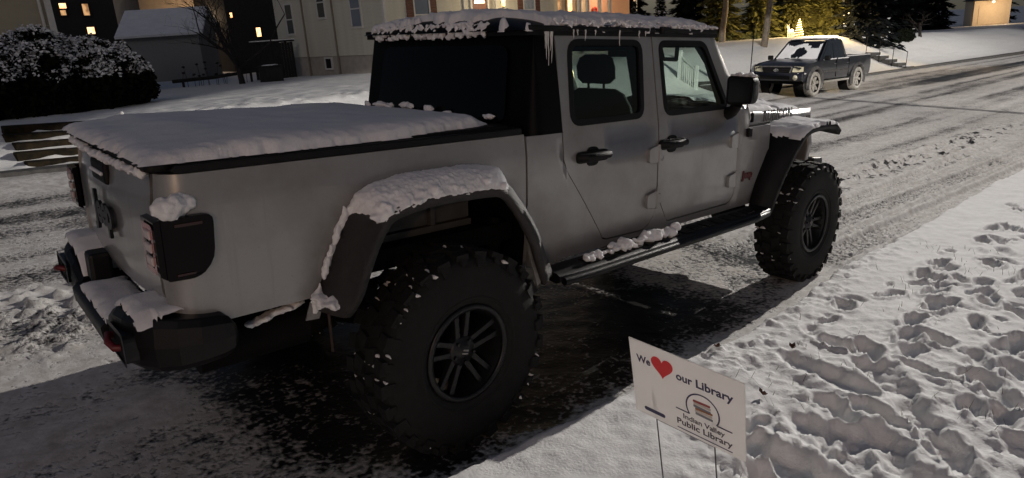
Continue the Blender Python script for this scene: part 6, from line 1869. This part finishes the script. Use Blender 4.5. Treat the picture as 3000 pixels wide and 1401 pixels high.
tx = sorted(set([-2.6, -2.4, -0.86, -0.84, -0.3, 0.13, 0.5, 1.08, 1.12, 2.2, 2.3] + [xa + AR * math.cos(a) for xa in (WBX, -WBX) for a in np.linspace(0, math.pi, 15)] + [xa + s * (AR + 0.001) for xa in (WBX, -WBX) for s in (-1, 1)]))
for side in (-1, 1):
    plan = [(x, -0.90 + 0.06 * max(0, x - 1.9) ** 2 * 4) for x in tx[::-1]]
    mb = MB(); curtain(mb, plan, [tz_t(p[0]) for p in plan], [tz_b(p[0]) for p in plan], 6, t_prof)
    bs = sided(mb, side).build('body_side', 'navy_paint', tac)
    for xa in (WBX, -WBX):
        r = []
        for a in np.linspace(-0.10 * math.pi, 1.10 * math.pi, 22):
            c, s_ = math.cos(a), math.sin(a)
            r.append([(xa + (AR + d) * c, y, 0.40 + (AR + d) * s_) for d, y in ((0.0, -0.80), (-0.01, -0.955), (0.03, -0.965), (0.10, -0.905))])
        mb = MB(); mb.loft(r, False, False); sided(mb, side).build('wheel_flare', 'navy_dirty', tac)
        mb = MB(); mb.lathe([(0.0, 0.0), (AR, 0.0), (AR, 0.3)], 24, 'y', (xa, -0.72, 0.42)); sided(mb, side).build('wheel_well', 'frame_black', tac)
    for (x0, x1) in ((0.14, 1.08), (-0.82, 0.12)):     # door gaps and handles
        mb = MB(); mb.box((x0 - 0.008, -0.906, 0.56), (x0 + 0.004, -0.88, 1.10)); sided(mb, side).build('door_gap', 'frame_black', tac)
        mb = MB(); mb.tube([(x0 + 0.08, -0.90, 0.98), (x0 + 0.13, -0.935, 0.985), (x0 + 0.22, -0.90, 0.98)], 0.018, 6); sided(mb, side).build('door_handle', 'chrome', tac)
    mb = MB(); mb.prism([(-0.80, 0.72), (1.06, 0.72), (1.06, 0.79), (-0.80, 0.79)], -0.918, -0.885, 'y'); sided(mb, side).build('side_moulding', 'navy_dirty', tac, bevel=0.01)
    mb = MB(); mb.prism([(-0.85, 0.40), (1.12, 0.40), (1.10, 0.46), (-0.83, 0.46)], -0.95, -0.80, 'y'); stp = sided(mb, side).build('side_step', 'rim_snowy', tac, bevel=0.02)
    mb = MB(); mb.obox((1.02, -0.985, 1.19), (0.10, 0.18, 0.15)); sided(mb, side).build('door_mirror', 'black_plastic', tac, bevel=0.03)
    # snow on the sills
    mb = MB()
    for k in range(16):
        x = -0.75 + k * 0.115
        if 0.02 < x < 0.16: continue
        mb.blob((x, -0.872, 1.135), (0.065, 0.022, 0.022), k, 7, 5, 0.2)
    sided(mb, side).build('sill_snow', 'snow_lump', tac)
# cab glass house
def ring_cab(x, hw, z): return (x, hw, z)
sec = [(1.22, 0.80, 1.11), (0.48, 0.66, 1.70), (0.30, 0.64, 1.745), (-0.45, 0.64, 1.75), (-0.62, 0.65, 1.70), (-0.84, 0.80, 1.13)]
mb = MB()
mb.loft([[(x, -w_, z), (x, -w_ * 0.85, z + 0.03), (x, 0, z + 0.04), (x, w_ * 0.85, z + 0.03), (x, w_, z)] for x, w_, z in sec[1:5]], False, False)
roof_t = mb.build('roof', 'navy_paint', tac)
gxx = np.linspace(-0.56, 0.42, 40); gyy = np.linspace(-0.62, 0.62, 40); X, Y = np.meshgrid(gxx, gyy, indexing='ij'); nz = fbm(X * 6, Y * 6, 901, 4) - 0.5
T = np.where(np.minimum(np.minimum(X + 0.56, 0.42 - X), 0.62 - np.abs(Y)) + 0.1 * nz > 0.02, 0.02 + 0.03 * nz, 0)
snow_sheet('roof_snow', X, Y, 1.755 + 0.03 * (1 - (Y / 0.64) ** 2), np.maximum(T, 0), roof_t)
mb = MB(); mb.add([(1.22, -0.76, 1.115), (1.22, 0.76, 1.115), (0.50, 0.62, 1.70), (0.50, -0.62, 1.70)], [(0, 1, 2, 3)]); ws = mb.build('windshield', 'glass_dark', tac)
# snow on the windshield with a wiped hole
def ws_pt(u_, v_, h):
    a = Vector((1.22, 0, 1.115)).lerp(Vector((0.50, 0, 1.70)), v_); w_ = 0.74 - 0.13 * v_
    return Vector((a.x + 0.63 * h, u_ * w_, a.z + 0.77 * h))
mb = MB(); n1, n2_ = 48, 30
idx = {}; vs = []; fs = []
def ws_on(u_, v_):
    nz = float(fbm(np.array(u_ * 4.0), np.array(v_ * 5.0), 911, 3)) - 0.5
    hole = ((u_ + 0.02) / 0.33) ** 2 + ((v_ - 0.36) / 0.28) ** 2 < 1 + nz * 1.5
    hole2 = abs(u_ - 0.62) < 0.2 and v_ > 0.72 + nz * 0.4
    return not hole and not hole2 and 0.08 + nz * 0.1 < v_ < 0.84 + nz * 0.3 and abs(u_) < 0.97
for i in range(n1):
    for j in range(n2_):
        u_, v_ = -1 + 2 * i / (n1 - 1), j / (n2_ - 1)
        vs.append(ws_pt(u_, v_, 0.014 if ws_on(u_, v_) else -0.004))
for i in range(n1 - 1):
    for j in range(n2_ - 1):
        if ws_on(-1 + 2 * (i + 0.5) / (n1 - 1), (j + 0.5) / (n2_ - 1)): fs.append((i * n2_ + j, (i + 1) * n2_ + j, (i + 1) * n2_ + j + 1, i * n2_ + j + 1))
mb.add(vs, fs, True); mb.build('windshield_snow', 'snow', ws)
mb = MB(); mb.add([(-0.84, -0.76, 1.13), (-0.64, -0.6, 1.69), (-0.64, 0.6, 1.69), (-0.84, 0.76, 1.13)], [(0, 1, 2, 3)]); mb.build('rear_window', 'glass_dark', tac)
for side in (-1, 1):
    mb = MB()
    mb.add([(1.22, -0.80, 1.11), (0.48, -0.66, 1.71), (0.36, -0.655, 1.74), (1.05, -0.815, 1.11)], [(0, 1, 2, 3)])
    mb.add([(0.18, -0.835, 1.11), (0.15, -0.66, 1.74), (0.06, -0.66, 1.745), (0.09, -0.835, 1.11)], [(0, 1, 2, 3)])
    mb.add([(-0.70, -0.83, 1.11), (-0.52, -0.66, 1.73), (-0.66, -0.66, 1.70), (-0.86, -0.80, 1.11)], [(0, 1, 2, 3)])
    mb.add([(0.40, -0.662, 1.70), (0.36, -0.645, 1.76), (-0.58, -0.645, 1.75), (-0.56, -0.67, 1.69)], [(0, 1, 2, 3)])
    sided(mb, side).build('cab_pillar', 'navy_paint', tac)
    for q in ([(1.06, 1.11), (0.38, 1.71), (0.15, 1.71), (0.18, 1.11)], [(0.10, 1.11), (0.07, 1.71), (-0.54, 1.70), (-0.70, 1.11)]):
        mb = MB(); mb.add([(x, -0.825 + 0.165 * (z - 1.11) / 0.62, z) for x, z in q], [(0, 1, 2, 3)]); sided(mb, side).build('window_glass', 'glass_dark', tac)
# hood
rings = []
for t in np.linspace(0, 1, 8):
    x = 1.18 + 1.22 * t; w_ = 0.86 - 0.10 * t ** 2; z = 1.125 - 0.11 * t - 0.10 * max(0, t - 0.8) / 0.2
    rings.append([(x, -w_, z - 0.03), (x, -w_ * 0.8, z + 0.03), (x, -0.3, z + 0.045), (x, 0, z + 0.055), (x, 0.3, z + 0.045), (x, w_ * 0.8, z + 0.03), (x, w_, z - 0.03)])
mb = MB(); mb.loft(rings, False, False); mb.build('hood', 'navy_paint', tac)
# front fascia
mb = MB(); mb.loft([[(2.30, y, 0.52), (2.42 - 0.10 * (y / 0.85) ** 2 + 0.12, y, 0.55), (2.46 - 0.14 * (y / 0.85) ** 2 + 0.10, y, 0.74), (2.42 - 0.16 * (y / 0.85) ** 2, y, 0.80), (2.38 - 0.16 * (y / 0.85) ** 2, y, 1.0), (2.2, y, 1.0)] for y in np.linspace(-0.85, 0.85, 13)])
fas = mb.build('front_fascia', 'navy_paint', tac)
mb = MB(); ol = rounded([(-0.42, 0.76), (0.42, 0.76), (0.50, 0.96), (-0.50, 0.96)], 0.04, 4); mb.prism([tuple(p) for p in ol], 2.36, 2.435, 'x'); gr = mb.build('grille', 'black_plastic', fas)
mb = MB(); oi = inset(ol, -0.035); m = len(ol); mb.add([(2.43, p[0], p[1]) for p in ol] + [(2.40, p[0], p[1]) for p in oi], [(i, (i + 1) % m, m + (i + 1) % m, m + i) for i in range(m)]); mb.build('grille_surround', 'navy_dirty', gr)
for z in (0.80, 0.86, 0.92):
    mb = MB(); mb.box((2.43, -0.42, z - 0.008), (2.445, 0.42, z + 0.008)); mb.build('grille_bar', 'black_gloss', gr)
mb = MB(); mb.tube([(2.45, 0.075 * math.cos(a), 0.86 + 0.05 * math.sin(a)) for a in np.linspace(0, 6.283, 17)], 0.009, 6); mb.tube([(2.45, 0.03 * math.cos(a), 0.865 + 0.045 * math.sin(a)) for a in np.linspace(0, 6.283, 13)], 0.008, 6); mb.tube([(2.45, 0.065 * math.cos(a), 0.885 + 0.018 * math.sin(a)) for a in np.linspace(0, 6.283, 13)], 0.008, 6); mb.build('front_emblem', 'chrome', gr)
mb = MB(); mb.box((2.47, -0.50, 0.585), (2.565, 0.50, 0.70)); mb.build('bumper_intake', 'black_plastic', fas, bevel=0.02)
for s in (-1, 1):
    mb = MB()
    ol = rounded([(0.50 * s, 0.80), (0.84 * s, 0.82), (0.86 * s, 0.96), (0.54 * s, 0.985)], 0.04, 4)
    mb.loft([[(2.37 - 0.16 * (p[0] / 0.85) ** 2 + 0.055, p[0], p[1]) for p in ol], [(2.30 - 0.16 * (p[0] / 0.85) ** 2, p[0], p[1]) for p in ol]]); mb.build('headlight', 'headlamp', fas)
    mb = MB(); mb.lathe([(0.0, 0.02), (0.05, 0.015), (0.06, 0.0), (0.085, -0.02)], 14, 'x', (2.50, 0.66 * s, 0.64)); mb.build('fog_light', 'headlamp', fas)
    mb = MB(); 
    for k in range(5): mb.blob((2.36 - 0.03 * k, s * (0.70 + 0.04 * k), 0.755), (0.05, 0.04, 0.02), k, 7, 5, 0.2)
    mb.build('bumper_snow', 'snow_lump', fas)
# bed
mb = MB(); mb.box((-2.6, -0.80, 0.62), (-0.86, 0.80, 0.72)); mb.box((-0.90, -0.84, 0.62), (-0.865, 0.84, 1.16)); mb.build('bed_floor', 'navy_paint', tac)
mb = MB(); mb.box((-2.64, -0.84, 0.62), (-2.59, 0.84, 1.17)); mb.build('tailgate', 'navy_paint', tac, bevel=0.015)
for side in (-1, 1):
    mb = MB(); mb.box((-2.60, -0.868, 1.165), (-0.87, -0.78, 1.195)); sided(mb, side).build('bed_rail_snow', 'snow_lump', tac, bevel=0.012)
mb = MB(); mb.box((-2.58, -0.77, 0.95), (-0.9, 0.77, 1.12)); mb.build('bed_snow', 'snow', tac, bevel=0.04)
mb = MB(); mb.box((-2.75, -0.80, 0.50), (-2.60, 0.80, 0.68)); mb.build('rear_bumper', 'bumper_black', tac, bevel=0.03)
mb = MB(); mb.box((-2.5, -0.70, 0.42), (2.2, 0.70, 0.60)); mb.build('floor_pan', 'frame_black', tac)
# wheels, packed with snow
def tac_wheel():
    w = empty('wheel'); w.parent = tac
    mb = MB(); mb.lathe([(0.24, -0.10), (0.29, -0.13), (0.35, -0.132), (0.385, -0.115), (0.395, -0.08), (0.395, 0.08), (0.385, 0.115), (0.35, 0.132), (0.24, 0.10)], 40, 'y')
    mb.build('tyre', 'rim_snowy', w)
    mb = MB(); mb.lathe([(0.255, -0.128), (0.235, -0.115), (0.225, -0.05), (0.22, 0.1)], 40, 'y'); mb.lathe([(0.0, -0.05), (0.21, -0.045), (0.21, 0.0)], 30, 'y'); rim = mb.build('rim', 'frame_black', w)
    for i in range(6):
        a = i * math.pi / 3; mb = MB(); d = Vector((math.cos(a), 0, math.sin(a))); t = Vector((-math.sin(a), 0, math.cos(a)))
        mb.loft([[d * 0.03 - t * 0.03 + Vector((0, -0.10, 0)), d * 0.03 + t * 0.03 + Vector((0, -0.10, 0)), d * 0.03 + t * 0.03, d * 0.03 - t * 0.03], [d * 0.235 - t * 0.045 + Vector((0, -0.115, 0)), d * 0.235 + t * 0.045 + Vector((0, -0.115, 0)), d * 0.235 + t * 0.045, d * 0.235 - t * 0.045]], smooth=False)
        mb.build('spoke', 'rim_snowy', rim, bevel=0.01)
    mb = MB(); mb.lathe([(0.0, -0.125), (0.045, -0.12), (0.05, -0.09)], 14, 'y'); mb.build('hub_cap', 'rim_snowy', rim)
    return w
w0 = tac_wheel()
for i, (x, y, rz) in enumerate(((WBX, -0.80, 0), (-WBX, -0.80, 0), (WBX, 0.80, math.pi), (-WBX, 0.80, math.pi))):
    w = w0 if i == 0 else copy_tree(w0, tac)
    w.location = (x, y, 0.395); w.rotation_euler = (0, i * 0.4, rz)

# ================================================================== small things on the verge
principled('dry_leaf', (0.09, 0.035, 0.018), 0.8, var=0.4, vscale=40)
principled('dry_grass', (0.16, 0.13, 0.06), 0.9, var=0.4, vscale=10)
def vz(x, y):
    return float(verge_fields(np.array([[x]]), np.array([[y]]))[0][0, 0])
for i, (x, y, lb) in enumerate(((1.87, -1.58, 'curled brown dead leaf on the snow right of the sign'), (1.58, -1.27, 'brown leaf scrap in the snow behind the sign'), (1.2, -1.75, 'small brown leaf scrap on the snow nearest the sign'))):
    lf = empty('dead_leaf', mat4=G4 @ Matrix.Translation((x, y, vz(x, y) + 0.01)) @ Matrix.Rotation(i * 1.3, 4, 'Z')); tag(lf, lb, 'leaf', 'dead leaves on the verge')
    mb = MB(); rr = random.Random(i)
    for k in range(5):
        a = k * 1.25; q = Vector((math.cos(a), math.sin(a), 0.5 + rr.random())) * 0.024; s_ = Vector((-math.sin(a), math.cos(a), 0)) * 0.012
        mb.add([(0, 0, 0), q * 0.6 + s_, q, q * 0.6 - s_], [(0, 1, 2, 3)])
    mb.build('blade', 'dry_leaf', lf)
rng = np.random.default_rng(77); n = 900
gx_ = rng.uniform(-0.2, 5.0, n); gy_ = -1.25 - rng.random(n) * 1.7
clump = fbm(gx_ * 2.3, gy_ * 2.3, 88, 2) > 0.56
gx_, gy_ = gx_[clump], gy_[clump]; n = len(gx_)
zz = verge_fields(gx_[:, None], gy_[:, None])[0][:, 0]
ang = rng.uniform(0, 6.28, n); L = rng.uniform(0.015, 0.05, n); tilt = rng.uniform(0.3, 1.2, n)
D_ = np.stack([np.cos(ang) * np.sin(tilt), np.sin(ang) * np.sin(tilt), np.cos(tilt)], 1) * L[:, None]
C_ = np.stack([gx_, gy_, zz], 1) + D_ * 0.4
U_ = np.stack([-np.sin(ang), np.cos(ang), 0 * ang], 1) * 0.0012
gobj = quads_object('grass_tips', C_, U_, D_, 'dry_grass'); gobj.matrix_world = G4
tag(gobj, 'dry grass tips poking through the verge snow', 'grass', kind='stuff')

# overhead cable crossing the street beyond the frame; only its shadow reaches the picture
cb = MB(); P0_, P1_ = Vector((13.45, -2.1, 3.6)), Vector((14.75, 2.5, 3.6)); P2_ = Vector((17.0, 10.5, 6.0))
cb.tube([P0_.lerp(P1_, t) for t in np.linspace(0, 1, 10)] + [P1_.lerp(P2_, t) for t in np.linspace(0.08, 1, 14)], 0.026, 8)
cbo = cb.build('overhead_cable', 'black_plastic'); cbo.matrix_world = G4
tag(cbo, 'overhead cable bundle whose thin shadow crosses the road', 'cable')
# porch lamp of the house behind the viewer: its warm glints show on the pickup's tail
point('porch_lamp_behind', W((-7.5, -8.0, 3.2)), 330, (1.0, 0.64, 0.42), 0.10)
